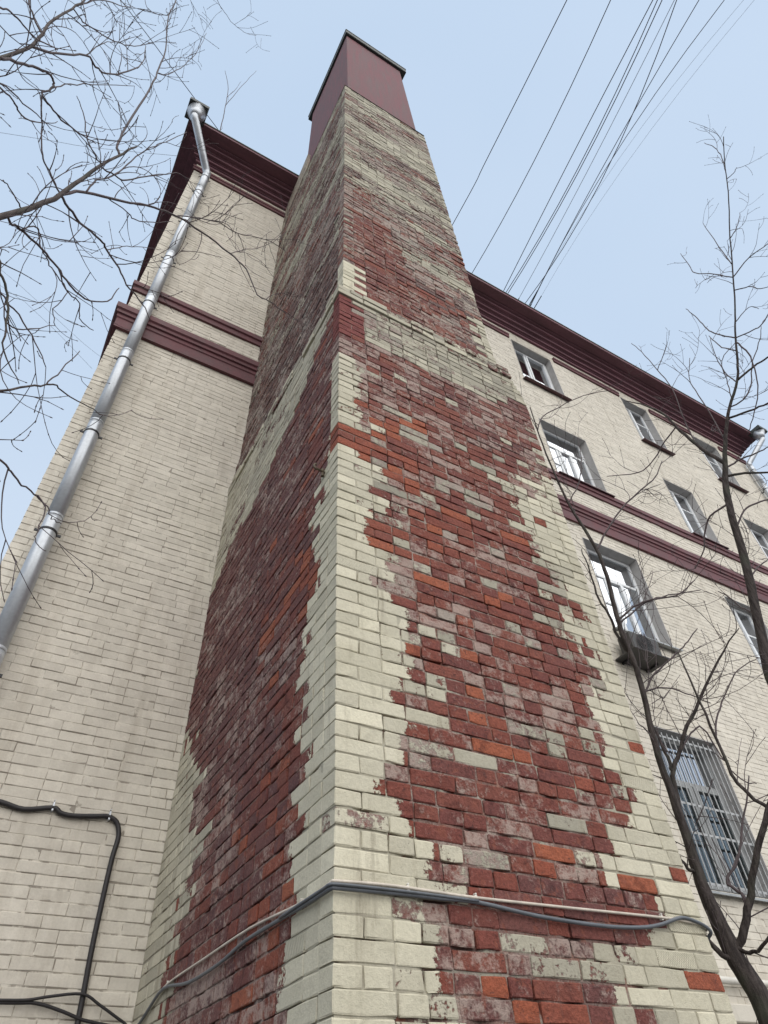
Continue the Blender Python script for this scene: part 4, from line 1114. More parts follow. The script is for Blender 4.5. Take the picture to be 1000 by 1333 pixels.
# ------------------------------------------------------------------ traced plants and wires (metres)
TREES={'left': [('L1', [(-1.16, 1.986, 3.567), (-1.149, 2.066, 4.148), (-1.132, 2.149, 4.79), (-1.054, 2.259, 5.586), (-0.957, 2.371, 6.317), (-0.917, 2.456, 7.185), (-0.852, 2.547, 8.0), (-0.822, 2.624, 8.499)], 0.027, 0.0083), ('g', [(-1.5, 1.609, 4.259), (-1.465, 1.691, 5.375), (-1.451, 1.752, 6.078), (-1.452, 1.8, 6.563), (-1.458, 1.843, 7.166), (-1.5, 1.858, 7.552), (-1.558, 1.858, 8.016), (-1.587, 1.883, 8.755), (-1.629, 1.897, 9.281)], 0.018, 0.006), ('g4', [(-1.733, 1.355, 5.405), (-1.573, 1.562, 6.577), (-1.556, 1.602, 6.787), (-1.538, 1.642, 6.949), (-1.49, 1.708, 7.045), (-1.423, 1.786, 7.18), (-1.355, 1.858, 7.422)], 0.0105, 0.0037), ('a', [(-0.858, 2.54, 7.93), (-0.925, 2.536, 8.102), (-0.961, 2.543, 8.609), (-1.024, 2.538, 9.933), (-1.069, 2.54, 10.565), (-1.166, 2.518, 11.482), (-1.38, 2.428, 12.714), (-1.455, 2.406, 13.657), (-1.579, 2.35, 15.258)], 0.011, 0.005), ('a2', [(-1.069, 2.54, 10.565), (-0.996, 2.596, 10.97), (-0.942, 2.643, 11.81), (-0.937, 2.671, 12.974), (-0.993, 2.678, 14.162)], 0.005, 0.003), ('b', [(-0.902, 2.48, 7.387), (-0.794, 2.537, 7.48), (-0.718, 2.58, 7.603), (-0.579, 2.636, 8.109), (-0.428, 2.685, 8.526), (-0.303, 2.722, 8.666)], 0.007, 0.003), ('c', [(-0.954, 2.379, 6.391), (-0.87, 2.464, 6.804), (-0.657, 2.581, 7.208), (-0.458, 2.674, 7.573), (-0.275, 2.75, 7.8), (-0.035, 2.813, 7.869), (0.27, 2.85, 7.814), (0.445, 2.879, 7.724), (0.602, 2.901, 7.398), (0.724, 2.925, 7.42), (0.901, 2.928, 7.348)], 0.012, 0.004), ('c2', [(-0.275, 2.75, 7.8), (-0.092, 2.802, 8.107), (0.084, 2.842, 8.311), (0.287, 2.869, 8.37), (0.56, 2.869, 8.545), (0.793, 2.855, 8.473)], 0.006, 0.003), ('c3', [(0.27, 2.85, 7.814), (0.388, 2.887, 8.115), (0.548, 2.912, 8.408), (0.695, 2.932, 8.823), (0.811, 2.954, 9.27)], 0.004, 0.002), ('c4', [(-0.863, 2.469, 6.819), (-0.868, 2.493, 7.137), (-0.813, 2.538, 7.434), (-0.783, 2.574, 7.877), (-0.737, 2.613, 8.492), (-0.653, 2.661, 9.067), (-0.541, 2.712, 9.8)], 0.007, 0.003), ('c5', [(-0.747, 2.536, 7.047), (-0.603, 2.612, 7.141), (-0.535, 2.665, 7.175), (-0.41, 2.725, 7.41), (-0.287, 2.779, 7.726)], 0.005, 0.0025), ('d', [(-0.952, 2.384, 6.441), (-0.846, 2.464, 6.427), (-0.789, 2.522, 6.454), (-0.649, 2.6, 6.495), (-0.585, 2.654, 6.507), (-0.467, 2.715, 6.428), (-0.381, 2.766, 6.358), (-0.238, 2.82, 6.285), (-0.15, 2.863, 6.201)], 0.01, 0.0035), ('d2', [(-0.585, 2.654, 6.507), (-0.52, 2.735, 6.795), (-0.414, 2.82, 7.1), (-0.285, 2.903, 7.376)], 0.004, 0.002), ('e', [(-1.044, 2.273, 5.67), (-1.018, 2.312, 5.674), (-0.984, 2.354, 5.731), (-0.844, 2.434, 5.748), (-0.739, 2.494, 5.737), (-0.644, 2.546, 5.684), (-0.539, 2.596, 5.684), (-0.421, 2.643, 5.837), (-0.4, 2.671, 6.102)], 0.008, 0.003), ('e2', [(-0.739, 2.494, 5.737), (-0.655, 2.569, 5.66), (-0.559, 2.642, 5.673), (-0.522, 2.701, 5.6), (-0.43, 2.768, 5.637)], 0.005, 0.0025), ('e3', [(-0.974, 2.36, 5.733), (-0.939, 2.401, 5.919), (-0.897, 2.443, 5.882), (-0.861, 2.483, 5.831), (-0.79, 2.532, 5.78), (-0.73, 2.576, 5.762), (-0.647, 2.624, 5.717), (-0.665, 2.645, 5.508), (-0.617, 2.683, 5.399)], 0.005, 0.0025), ('f', [(-0.952, 2.384, 6.437), (-0.972, 2.354, 6.441), (-1.086, 2.282, 6.529), (-1.144, 2.231, 6.609), (-1.26, 2.144, 6.921), (-1.339, 2.072, 7.101)], 0.006, 0.003), ('h', [(-0.9, 2.482, 7.408), (-0.954, 2.451, 7.432), (-1.046, 2.402, 7.517), (-1.099, 2.368, 7.619), (-1.187, 2.313, 7.813), (-1.271, 2.257, 7.898)], 0.006, 0.003), ('h2', [(-1.018, 2.305, 5.869), (-1.055, 2.27, 5.869), (-1.128, 2.216, 5.91), (-1.15, 2.185, 5.862)], 0.005, 0.003), ('g1', [(-1.458, 1.843, 7.166), (-1.379, 1.921, 7.541), (-1.302, 1.991, 8.065), (-1.228, 2.054, 8.137), (-1.172, 2.103, 8.28), (-1.11, 2.152, 8.668), (-1.076, 2.185, 9.344), (-1.151, 2.163, 9.842)], 0.01, 0.0035), ('g2', [(-1.452, 1.8, 6.563), (-1.4, 1.86, 6.841), (-1.341, 1.92, 7.072), (-1.302, 1.965, 7.187), (-1.278, 1.999, 7.161), (-1.276, 2.018, 7.065), (-1.292, 2.026, 6.972), (-1.202, 2.097, 6.969), (-1.129, 2.154, 7.024), (-1.013, 2.228, 7.144), (-0.945, 2.274, 7.243)], 0.011, 0.003), ('g5', [(-1.276, 2.015, 7.078), (-1.269, 2.059, 7.444), (-1.196, 2.141, 7.973), (-1.022, 2.265, 8.871)], 0.005, 0.0025), ('g6', [(-1.292, 2.026, 6.972), (-1.243, 2.114, 6.847), (-1.189, 2.202, 6.788)], 0.005, 0.0025), ('g3', [(-1.582, 1.879, 8.629), (-1.529, 1.948, 8.711), (-1.468, 2.019, 8.904), (-1.34, 2.13, 9.317), (-1.247, 2.209, 9.803), (-1.183, 2.266, 10.525)], 0.006, 0.003), ('g7', [(-1.302, 1.991, 8.065), (-1.332, 2.031, 8.642), (-1.325, 2.095, 9.162)], 0.005, 0.0025), ('g8', [(-1.5, 1.858, 7.552), (-1.574, 1.839, 7.663), (-1.664, 1.804, 7.794), (-1.748, 1.769, 7.958)], 0.008, 0.004), ('i', [(-1.654, 1.598, 5.239), (-1.507, 1.782, 6.029), (-1.39, 1.916, 6.429), (-1.325, 2.001, 6.537), (-1.289, 2.064, 6.569), (-1.22, 2.144, 6.807), (-1.193, 2.197, 7.09)], 0.0105, 0.0022), ('i2', [(-1.52, 1.591, 4.946), (-1.436, 1.719, 5.827), (-1.358, 1.832, 6.302), (-1.262, 1.947, 6.459), (-1.156, 2.057, 6.627), (-1.13, 2.118, 6.705)], 0.0105, 0.0022), ('j', [(-1.195, 1.965, 3.757), (-1.064, 2.071, 4.607), (-0.921, 2.17, 5.056), (-0.859, 2.226, 5.004), (-0.785, 2.283, 4.919), (-0.732, 2.331, 4.76), (-0.68, 2.376, 4.593), (-0.558, 2.437, 4.467)], 0.018, 0.0022), ('j2', [(-0.889, 2.199, 5.029), (-0.818, 2.266, 4.9), (-0.708, 2.342, 4.882), (-0.597, 2.412, 4.806), (-0.501, 2.472, 4.715)], 0.006, 0.0025), ('j3', [(-1.053, 2.157, 3.462), (-0.803, 2.307, 4.003), (-0.607, 2.41, 4.344), (-0.502, 2.478, 4.541), (-0.44, 2.533, 4.681), (-0.378, 2.587, 4.707), (-0.251, 2.645, 4.734), (-0.176, 2.694, 4.769)], 0.0135, 0.0022), ('j4', [(-0.466, 2.511, 4.625), (-0.442, 2.541, 4.827), (-0.412, 2.572, 5.098)], 0.004, 0.0025), ('j5', [(-1.199, 2.307, 3.734), (-0.78, 2.519, 4.137), (-0.497, 2.628, 4.11), (-0.438, 2.677, 4.107), (-0.373, 2.725, 4.092), (-0.303, 2.771, 4.098), (-0.24, 2.815, 4.085), (-0.201, 2.855, 4.056), (-0.154, 2.896, 4.074)], 0.012, 0.0022), ('j6', [(-0.303, 2.771, 4.098), (-0.25, 2.789, 4.056), (-0.233, 2.803, 3.915), (-0.233, 2.815, 3.864), (-0.166, 2.833, 3.829)], 0.004, 0.002), ('j7', [(-0.732, 2.33, 4.761), (-0.669, 2.401, 4.849), (-0.573, 2.477, 5.105)], 0.004, 0.002), ('k', [(-1.868, 1.162, 12.306), (-1.412, 1.752, 14.28), (-0.939, 2.1, 13.539), (-0.817, 2.203, 13.682), (-0.645, 2.312, 13.857), (-0.449, 2.408, 14.309), (-0.333, 2.478, 14.963)], 0.0075, 0.0022), ('m', [(-1.587, 1.883, 8.755), (-1.58, 1.932, 9.519), (-1.501, 2.036, 10.205), (-1.471, 2.098, 10.671)], 0.007, 0.003), ('m2', [(-1.38, 2.428, 12.714), (-1.473, 2.412, 12.381), (-1.583, 2.382, 12.246), (-1.718, 2.328, 12.626)], 0.005, 0.003)], 'A': [('A0', [(4.599, 3.195, 1.873), (4.594, 3.202, 2.138), (4.583, 3.219, 2.35), (4.556, 3.257, 2.52), (4.533, 3.289, 2.79), (4.525, 3.299, 3.057), (4.533, 3.288, 3.315), (4.533, 3.288, 3.687), (4.536, 3.284, 4.0), (4.564, 3.245, 4.438), (4.576, 3.228, 4.777), (4.569, 3.239, 5.028), (4.578, 3.225, 5.375), (4.597, 3.198, 5.746), (4.593, 3.203, 6.144), (4.531, 3.291, 6.857), (4.503, 3.329, 7.619), (4.497, 3.337, 8.232), (4.499, 3.334, 8.732)], 0.088, 0.006), ('A1', [(4.554, 3.259, 2.542), (4.591, 3.171, 2.655), (4.635, 3.071, 2.815), (4.681, 2.963, 3.002), (4.734, 2.838, 3.194), (4.812, 2.664, 3.434)], 0.028, 0.018), ('A11', [(4.635, 3.071, 2.815), (4.649, 3.121, 2.899), (4.652, 3.189, 2.975), (4.752, 3.111, 3.104), (4.839, 3.049, 3.278), (4.981, 2.893, 3.668)], 0.012, 0.005), ('A2', [(4.525, 3.299, 3.047), (4.542, 3.314, 3.218), (4.578, 3.302, 3.465), (4.613, 3.291, 3.702), (4.642, 3.289, 3.798), (4.715, 3.222, 3.943), (4.798, 3.138, 4.122), (4.885, 3.044, 4.269), (5.072, 2.767, 4.648), (5.215, 2.538, 4.885)], 0.024, 0.004), ('A21', [(4.643, 3.288, 3.8), (4.667, 3.311, 3.94), (4.687, 3.341, 4.158), (4.709, 3.368, 4.281)], 0.016, 0.008), ('A3', [(4.575, 3.23, 4.82), (4.575, 3.299, 5.068), (4.598, 3.335, 5.365), (4.61, 3.386, 5.593), (4.644, 3.408, 5.974), (4.674, 3.435, 6.333)], 0.016, 0.005), ('A4', [(4.574, 3.231, 5.214), (4.713, 3.117, 5.347), (4.856, 2.985, 5.397), (5.003, 2.834, 5.388), (5.149, 2.669, 5.509)], 0.011, 0.004), ('A5', [(4.573, 3.233, 5.178), (4.815, 3.051, 5.382), (5.015, 2.914, 5.449), (5.24, 2.712, 5.451)], 0.009, 0.004), ('A6', [(4.594, 3.203, 6.095), (4.751, 3.104, 6.373), (4.966, 2.898, 6.699), (5.201, 2.623, 6.926), (5.346, 2.496, 7.202)], 0.012, 0.005), ('A7', [(4.564, 3.245, 4.438), (4.67, 3.163, 4.609), (4.786, 3.058, 4.721), (4.885, 2.975, 4.804), (4.975, 2.903, 4.901), (5.071, 2.815, 5.017)], 0.01, 0.004), ('A8', [(4.715, 3.222, 3.943), (4.845, 3.135, 4.097), (4.95, 3.082, 4.142), (5.028, 3.069, 3.906), (5.113, 3.045, 3.722), (5.212, 2.994, 3.689)], 0.008, 0.004), ('A9', [(4.536, 3.284, 4.0), (4.486, 3.267, 4.081), (4.413, 3.283, 4.174)], 0.008, 0.004), ('A10', [(4.549, 3.266, 2.6), (4.55, 3.15, 2.54), (4.536, 3.05, 2.54), (4.531, 2.938, 2.599)], 0.014, 0.008), ('A12', [(4.781, 2.736, 3.335), (4.757, 2.874, 3.562), (4.794, 2.91, 3.949), (4.833, 2.942, 4.382), (4.875, 2.969, 4.798)], 0.014, 0.005), ('A13', [(4.794, 2.91, 3.949), (4.881, 2.862, 4.143), (4.988, 2.776, 4.333), (5.115, 2.644, 4.513), (5.235, 2.516, 4.577)], 0.008, 0.0035), ('A14', [(4.531, 3.291, 6.857), (4.664, 3.188, 7.12), (4.766, 3.126, 7.409), (4.844, 3.098, 7.782), (4.9, 3.103, 8.049)], 0.007, 0.003), ('A15', [(4.564, 3.245, 4.438), (4.638, 3.227, 4.499), (4.76, 3.135, 4.504), (4.89, 3.025, 4.404), (4.994, 2.95, 4.318)], 0.008, 0.0035), ('A16', [(4.497, 3.337, 8.232), (4.592, 3.292, 8.483), (4.72, 3.196, 8.618), (4.998, 2.843, 8.706), (5.212, 2.545, 8.588)], 0.008, 0.0035), ('A17', [(4.966, 2.898, 6.699), (5.149, 2.776, 6.86), (5.337, 2.631, 6.94)], 0.006, 0.003), ('A18', [(4.525, 3.299, 3.057), (4.412, 3.285, 3.065), (4.309, 3.254, 3.154)], 0.014, 0.007), ('A19', [(4.557, 3.255, 2.514), (4.455, 3.282, 2.548), (4.359, 3.299, 2.666), (4.292, 3.277, 2.722)], 0.02, 0.011)], 'B': [('B0', [(5.648, 3.415, 2.387), (5.791, 3.122, 3.464), (5.897, 2.87, 4.457), (5.906, 2.802, 4.82), (5.944, 2.668, 5.364), (5.986, 2.52, 5.969), (6.002, 2.426, 6.456), (6.019, 2.325, 6.859), (6.053, 2.173, 7.252), (6.093, 1.992, 7.645), (6.125, 1.821, 7.917), (6.167, 1.588, 8.211), (6.177, 1.461, 8.468), (6.198, 1.27, 8.932), (6.208, 1.104, 9.265), (6.236, 0.779, 10.025), (6.239, 0.547, 10.55), (6.238, 0.229, 11.212), (6.221, -0.021, 11.802), (6.195, -0.247, 12.225)], 0.105, 0.005), ('B1', [(6.051, 2.185, 7.222), (6.064, 2.321, 7.631), (6.08, 2.446, 8.165), (6.111, 2.528, 8.615), (6.107, 2.69, 9.027), (6.081, 2.89, 9.375)], 0.024, 0.005), ('B2', [(6.11, 1.905, 7.785), (6.237, 1.708, 7.774), (6.352, 1.526, 7.777), (6.455, 1.376, 7.809)], 0.014, 0.008), ('B3', [(6.167, 1.588, 8.211), (6.282, 1.397, 8.318), (6.385, 1.224, 8.375), (6.481, 1.068, 8.395)], 0.014, 0.008), ('B4', [(6.193, 1.318, 8.815), (6.196, 1.474, 9.177), (6.225, 1.516, 9.45), (6.256, 1.544, 9.801), (6.285, 1.584, 10.117)], 0.009, 0.004), ('B5', [(6.184, 1.399, 8.619), (6.21, 1.507, 8.891), (6.252, 1.547, 9.179), (6.299, 1.566, 9.348)], 0.008, 0.004), ('B6', [(6.165, 1.601, 8.195), (6.204, 1.65, 8.441), (6.256, 1.647, 8.89), (6.326, 1.576, 9.325)], 0.008, 0.004), ('B7', [(6.227, 0.896, 9.755), (6.244, 1.033, 10.127), (6.253, 1.197, 10.501), (6.291, 1.199, 10.801), (6.331, 1.191, 11.232)], 0.008, 0.004), ('B8', [(6.227, 0.896, 9.755), (6.311, 0.624, 9.914), (6.38, 0.384, 9.901), (6.438, 0.227, 9.946)], 0.008, 0.004), ('B9', [(6.22, 0.988, 9.539), (6.291, 0.849, 9.463), (6.349, 0.784, 9.339), (6.411, 0.682, 9.297)], 0.008, 0.004), ('B10', [(6.234, 0.806, 9.962), (6.288, 0.774, 10.577), (6.346, 0.715, 11.349)], 0.007, 0.0035), ('B11', [(6.239, 0.607, 10.416), (6.302, 0.461, 10.565), (6.36, 0.329, 10.831)], 0.006, 0.0035), ('B12', [(6.232, 0.127, 11.454), (6.258, 0.019, 11.467), (6.283, -0.052, 11.537)], 0.006, 0.004), ('B13', [(6.227, 0.057, 11.62), (6.244, -0.04, 11.959), (6.26, -0.08, 12.346), (6.277, -0.051, 12.704)], 0.007, 0.004), ('B14', [(6.19, 1.343, 8.754), (6.235, 1.324, 8.491), (6.262, 1.39, 8.26), (6.274, 1.515, 7.944), (6.259, 1.73, 7.664), (6.26, 1.874, 7.537)], 0.01, 0.005), ('B15', [(6.036, 2.25, 7.053), (6.192, 2.112, 7.048), (6.356, 1.927, 6.959)], 0.016, 0.01), ('B16', [(6.013, 2.362, 6.712), (5.97, 2.597, 6.689), (5.967, 2.726, 6.583), (5.967, 2.845, 6.388), (5.937, 3.018, 6.228)], 0.012, 0.005), ('B17', [(6.045, 2.213, 7.15), (6.157, 2.096, 7.228), (6.283, 1.92, 7.248), (6.384, 1.813, 7.3)], 0.012, 0.006), ('B18', [(6.07, 2.359, 7.792), (6.137, 2.352, 8.334), (6.22, 2.3, 9.026), (6.263, 2.356, 9.579), (6.3, 2.427, 10.217), (6.335, 2.503, 10.607)], 0.009, 0.004), ('B19', [(6.263, 2.356, 9.579), (6.364, 2.147, 9.916), (6.412, 2.083, 10.052)], 0.006, 0.004), ('B20', [(6.079, 2.061, 7.496), (6.134, 2.052, 8.051), (6.185, 2.058, 8.628), (6.242, 2.044, 8.976), (6.33, 1.931, 9.343)], 0.009, 0.004), ('B21', [(6.201, 1.215, 9.043), (6.29, 1.004, 9.171), (6.349, 0.946, 9.085)], 0.006, 0.0035), ('B22', [(6.193, 1.318, 8.815), (6.263, 1.136, 8.776), (6.315, 1.028, 8.799), (6.377, 0.838, 8.966)], 0.008, 0.005), ('B23', [(5.999, 2.446, 6.355), (6.12, 2.318, 6.592), (6.235, 2.2, 6.658), (6.345, 2.082, 6.663)], 0.012, 0.008), ('B24', [(5.971, 2.575, 5.746), (6.107, 2.508, 5.901), (6.252, 2.415, 6.014)], 0.01, 0.006), ('B25', [(6.088, 2.466, 8.274), (6.056, 2.731, 8.154), (6.045, 2.93, 8.05), (6.008, 3.171, 8.047), (5.888, 3.536, 8.276)], 0.01, 0.004), ('B26', [(5.944, 2.668, 5.364), (5.967, 2.779, 5.542), (5.994, 2.878, 5.771), (6.032, 2.952, 5.889)], 0.01, 0.005), ('B27', [(6.138, 1.751, 8.006), (6.219, 1.71, 8.328), (6.309, 1.63, 8.815), (6.433, 1.396, 9.038)], 0.007, 0.004), ('B28', [(6.125, 1.821, 7.917), (6.208, 1.672, 7.944), (6.287, 1.525, 8.129), (6.363, 1.372, 8.485), (6.446, 1.162, 8.783), (6.5, 1.081, 8.989)], 0.009, 0.004)], 'back': [('C0', [(-0.447, 4.93, 17.352), (-0.457, 4.929, 17.911), (-0.555, 4.919, 19.272), (-0.681, 4.903, 20.767), (-0.929, 4.862, 21.913)], 0.011, 0.005), ('C1', [(-0.565, 4.918, 19.391), (-0.424, 4.957, 21.854), (-0.249, 4.994, 24.308)], 0.007, 0.004), ('C2', [(-0.615, 4.912, 19.987), (-0.531, 4.947, 21.145), (-0.49, 4.976, 22.296)], 0.005, 0.004)]}
WIRES=[[(2.035, -14.026, 16.7), (4.231, -0.464, 16.2), (4.455, 0.919, 16.475), (4.698, 2.567, 16.75), (4.835, 3.035, 17.025), (4.988, 4.224, 17.3)], [(1.525, -14.072, 16.95), (5.003, -0.867, 16.45), (5.242, 0.042, 16.662), (5.665, 2.164, 16.875), (5.949, 3.303, 17.088), (6.073, 4.919, 17.3)], [(2.48, -14.433, 17.2), (5.777, -1.27, 16.7), (5.921, -0.697, 16.85), (6.131, 0.21, 17.0), (6.754, 2.593, 17.15), (7.048, 4.849, 17.3)], [(3.42, -15.063, 17.45), (5.949, -1.335, 16.95), (6.227, 0.172, 17.067), (6.847, 2.555, 17.183), (7.125, 4.854, 17.3)], [(2.423, -14.493, 16.7), (5.732, -1.311, 16.2), (6.093, 0.129, 16.567), (6.784, 2.489, 16.933), (7.185, 4.869, 17.3)], [(3.265, -14.98, 16.95), (6.028, -1.445, 16.45), (6.372, 0.242, 16.733), (7.007, 2.4, 17.017), (7.515, 4.785, 17.3)], [(2.336, -14.882, 17.2), (6.167, -1.49, 16.7), (6.712, 0.411, 16.9), (7.556, 3.141, 17.1), (7.743, 4.852, 17.3)], [(4.392, -15.536, 17.45), (6.642, -1.725, 16.95), (7.248, 2.0, 17.067), (7.474, 3.016, 17.183), (7.893, 4.819, 17.3)], [(6.175, -15.737, 16.7), (6.721, -1.868, 16.2), (6.83, 0.902, 16.567), (7.206, 1.879, 16.933), (7.901, 4.766, 17.3)], [(6.653, -15.839, 16.95), (7.148, -2.076, 16.45), (7.203, -0.527, 16.733), (7.308, 1.215, 17.017), (7.802, 4.394, 17.3)], [(6.871, -16.073, 17.2), (7.446, -2.211, 16.7), (7.507, -0.734, 16.9), (7.574, 1.46, 17.1), (7.982, 4.46, 17.3)]]
WIRES2=[[(-4.422, 2.767, 17.0), (-2.57, 3.656, 17.0), (-1.595, 4.156, 17.0), (-0.448, 4.744, 17.0)], [(-5.582, 7.578, 17.5), (-3.597, 6.84, 17.5), (-2.717, 6.523, 17.5), (-0.899, 5.724, 17.5)], [(-5.394, 10.443, 18.5), (-3.684, 11.211, 18.5), (-1.925, 12.14, 18.5), (-1.234, 12.386, 18.5)], [(-5.176, 10.736, 18.0), (-3.316, 11.336, 18.0), (-1.511, 12.468, 18.0)]]


def smooth2(pts):
    # a taut wire: straight from end to end with a slight droop towards the traced middle
    a, b_ = Vector(pts[0]), Vector(pts[-1]); out = []
    mid = Vector(pts[len(pts)//2]); 
    t0 = (mid-a).dot(b_-a)/(b_-a).length_squared; off = mid-(a+(b_-a)*t0)
    for k in range(1, 9):
        t = k/8; out.append(a+(b_-a)*t+off*(4*t*(1-t))/max(0.2, 4*t0*(1-t0)))
    return out
def sag(pts, n=10):
    return smoothline(pts, n)
wl_labels = ['wire kinked near the chimney, crossing the sky next to the hood', 'single dark wire curving to the roof edge behind the chimney', 'topmost dark wire of the tight bundle meeting the roof edge', 'middle wire of the tight bundle meeting the roof edge', 'lowest wire of the tight bundle meeting the roof edge',
             'thin pale wire between the tight bundle and the crossing wires', 'dark straight wire reaching the roof beside the small antenna rod', 'dark wire merging with its neighbours above the antenna rod', 'dark wire fanning out widest before the faint ones', 'faint hair thin wire right after the fanned dark wires', 'faintest hair thin wire farthest from the chimney']
for i, pts in enumerate(WIRES):
    e = empty('overhead_wire', pts[-1]); tag(e, wl_labels[i], 'wire', 'overhead wires above the roof')
    r = [0.0085, 0.0085, 0.009, 0.009, 0.009, 0.006, 0.009, 0.008, 0.007, 0.0028, 0.0028][i]
    m = MB(); m.tube(pts[:2]+smoothline(pts[1:], 4)[1:] if i == 0 else [pts[0], pts[1]]+smooth2(pts[1:]), r, 5); m.build('strand', M_WIRE2 if i in (5, 9, 10) else M_WIRE, e, True)
    p = Vector(pts[-1])
    m = MB(); m.tube([p-Vector((0, 0.0, 0.0)), p+Vector((0.02, 0.45, -0.1)), p+Vector((0.02, 0.55, -0.42))], 0.012, 6); m.build('roof_mast', M_CLAMP, e)
w2_labels = ['wire stretched from the roof corner by the hopper out through the bare branches', 'faint nearly level wire behind the bare branches beside the hopper', 'faint upper of two wires behind the bare branches by the belt course', 'faint lower of two wires behind the bare branches by the belt course']
for i, pts in enumerate(WIRES2):
    e = empty('overhead_wire', pts[-1]); tag(e, w2_labels[i], 'wire', 'overhead wires above the roof')
    d = (Vector(pts[0])-Vector(pts[1])).normalized()
    pts = [tuple(Vector(pts[0])+d*15)]+pts
    m = MB(); m.tube(sag(pts, 3), 0.007 if i == 0 else 0.004, 5); m.build('strand', M_WIRE if i == 0 else M_WIRE2, e, True)
an = empty('antenna_rod', (8.0, 4.9, 16.84)); tag(an, 'short thin upright antenna rod on the roof edge under the wires', 'antenna')
m = MB(); m.tube([(8.05, 4.85, 16.82), (8.05, 4.85, 17.35)], 0.012, 6); m.build('rod', M_CLAMP, an)
m = MB(); m.box((8.0, 4.8, 16.845), (8.1, 4.9, 16.86)); m.build('base_plate', M_CLAMP, an)

# ------------------------------------------------------------------ bare trees
def rot_about(v, ax, an):
    return Matrix.Rotation(an, 3, ax) @ v
def twig(mb, p, d, ln, r, rng, depth, upw, buds):
    pts = [Vector(p)]; d = Vector(d).normalized(); n = max(4, int(ln/0.06))
    n = min(n, 9)
    st = ln/n
    kids = []
    bend = Vector((rng.uniform(-1, 1), rng.uniform(-1, 1), rng.uniform(-0.6, 1))).normalized()
    for k in range(n):
        d = (d+bend*0.16+Vector((rng.uniform(-1, 1), rng.uniform(-1, 1), rng.uniform(-1, 1)))*0.09+Vector((0, 0, upw))*0.10).normalized()
        pts.append(pts[-1]+d*st)
        if depth > 0 and k > 0 and rng.random() < 0.42:
            ax = d.orthogonal().normalized(); ax = rot_about(ax, d, rng.uniform(0, 6.28))
            kids.append((pts[-1].copy(), rot_about(d, ax, rng.uniform(0.5, 1.0)), ln*rng.uniform(0.35, 0.65), r*0.7))
    rad = [max(r*(1-0.6*k/n), 0.0019) for k in range(n+1)]
    mb.tube(pts, rad, 4, False)
    if buds:
        q = pts[-1]
        for qq in (q, pts[-2]):
            mb.tube([qq-d*0.006, qq+d*0.004, qq+d*0.014], [rad[-1]*0.9, rad[-1]*2.0, rad[-1]*0.5], 4, False)
    for c in kids: twig(mb, *c, rng, depth-1, upw, buds)

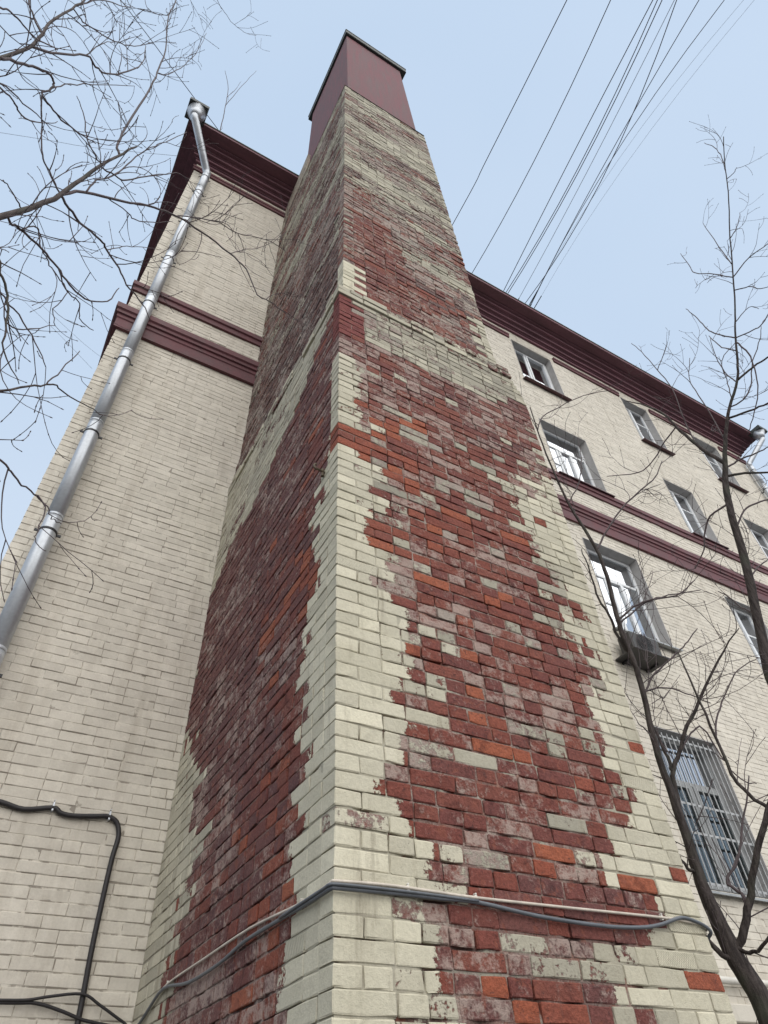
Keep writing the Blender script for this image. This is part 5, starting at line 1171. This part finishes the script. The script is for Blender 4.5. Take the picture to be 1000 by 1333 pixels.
RADII = {'A0': [(0, 0.095), (1.9, 0.076), (2.6, 0.060), (3.05, 0.040), (3.7, 0.028), (4.3, 0.024), (5.2, 0.023), (6.0, 0.018), (7.2, 0.012), (8.8, 0.006)],
         'B0': [(0, 0.10), (3.5, 0.060), (4.9, 0.048), (6.0, 0.042), (7.0, 0.034), (7.4, 0.024), (8.2, 0.015), (9.2, 0.010), (10.5, 0.008), (12.3, 0.006)]}
def tree(name, key, label, trunk_pts, trunk_r, mat, dens, tl, seed, group='bare winter trees', depth=1, upw=0.4, trunk_name='trunk', start_ok=1.2, trunk_list=()):
    rng = random.Random(seed)
    base = trunk_pts[0] if trunk_pts else TREES[key][0][1][0]
    root = empty(name, base); tag(root, label, 'tree', group)
    if trunk_pts:
        m = MB(); pl = smoothline(trunk_pts, 5)
        n = len(pl); m.tube(pl, [trunk_r[0]+(trunk_r[1]-trunk_r[0])*k/(n-1)+0.006*math.sin(k*1.7) for k in range(n)], 16)
        m.build('trunk', mat, root, True)
    tw = MB()
    for nm, pts, r0, r1 in TREES[key]:
        main = nm in trunk_list
        if main:
            q = pts[0]
            pts = [(q[0]+0.12, q[1]-0.1, -0.05), (q[0]+0.05, q[1]-0.04, q[2]*0.5)]+list(pts)
        pl = smoothline(pts, 4)
        # natural wobble
        for k in range(1, len(pl)-1):
            s = 0.006 if not main else 0.003
            pl[k] = pl[k]+Vector((rng.uniform(-s, s), rng.uniform(-s, s), rng.uniform(-s, s)))
        n = len(pl)
        cum = [0]
        for k in range(1, n): cum.append(cum[-1]+(pl[k]-pl[k-1]).length)
        tot = cum[-1]
        pw = 0.75
        rad = [r1+(r0-r1)*(1-cum[k]/tot)**pw for k in range(n)]
        if nm in RADII:
            zs_, rs_ = zip(*RADII[nm]); rad = [float(np.interp(q.z, zs_, rs_)) for q in pl]
        if main:
            rad[0] *= 1.15
        m = MB(); m.tube(pl, rad, 12 if r0 > 0.03 else 6)
        m.build('trunk' if main else 'branch', mat if r0 > 0.012 else M_TWIG, root, True)
        acc = rng.uniform(0, 0.2)
        for k in range(1, n):
            if main and pl[k].z < 4.2: continue
            acc -= (pl[k]-pl[k-1]).length
            if acc <= 0 and cum[k] > 0.05*tot:
                acc = rng.expovariate(1/dens)
                d = (pl[k]-pl[k-1]).normalized()
                ax = rot_about(d.orthogonal().normalized(), d, rng.uniform(0, 6.28))
                dd = rot_about(d, ax, rng.uniform(0.45, 1.1))
                twig(tw, pl[k], dd, tl*rng.uniform(0.35, 1.0), min(0.0043, rad[k]*0.75), rng, depth, upw, True)
    o = tw.build('twigs', M_TWIG, root, False); o['kind'] = 'stuff'
    return root

LT = [(-1.75, 1.55, -0.05), (-1.72, 1.58, 1.5), (-1.66, 1.62, 3.0), (-1.58, 1.60, 4.3), (-1.66, 1.45, 5.3)]
for t in TREES['left']:          # limbs that start off the trunk are rooted in it
    nm, pts, r0, r1 = t
    q = pts[0]
    if nm in ('L1', 'g', 'g4', 'i', 'i2', 'j', 'j3', 'j5', 'k'):
        zz = min(max(q[2]-0.35, 2.6), 5.2)
        tx = np.interp(zz, [-.05, 1.5, 3, 4.3, 5.3], [p[0] for p in LT]); ty = np.interp(zz, [-.05, 1.5, 3, 4.3, 5.3], [p[1] for p in LT])
        pts.insert(0, (float(tx), float(ty), zz))
tree('bare_tree', 'left', 'spreading bare tree with mossy grey limbs reaching across the corner drainpipe', LT, (0.15, 0.03), M_BARK2, 0.24, 0.55, 3, depth=1, upw=0.25)
tree('young_tree', 'A', 'dark slim leaning tree growing beside the chimney in front of the barred window', None, None, M_BARK, 0.26, 0.85, 5, depth=1, upw=0.30, trunk_list=('A0',))
tree('young_tree', 'B', 'tall slender bare tree standing before the far drainpipe and top windows', None, None, M_BARK, 0.36, 0.6, 9, depth=1, upw=0.6, trunk_list=('B0',))
tree('roof_sapling', 'back', 'small forked twig sprouting above the eave beside the hopper', None, None, M_TWIG, 9.0, 0.3, 4, depth=0, group=None)
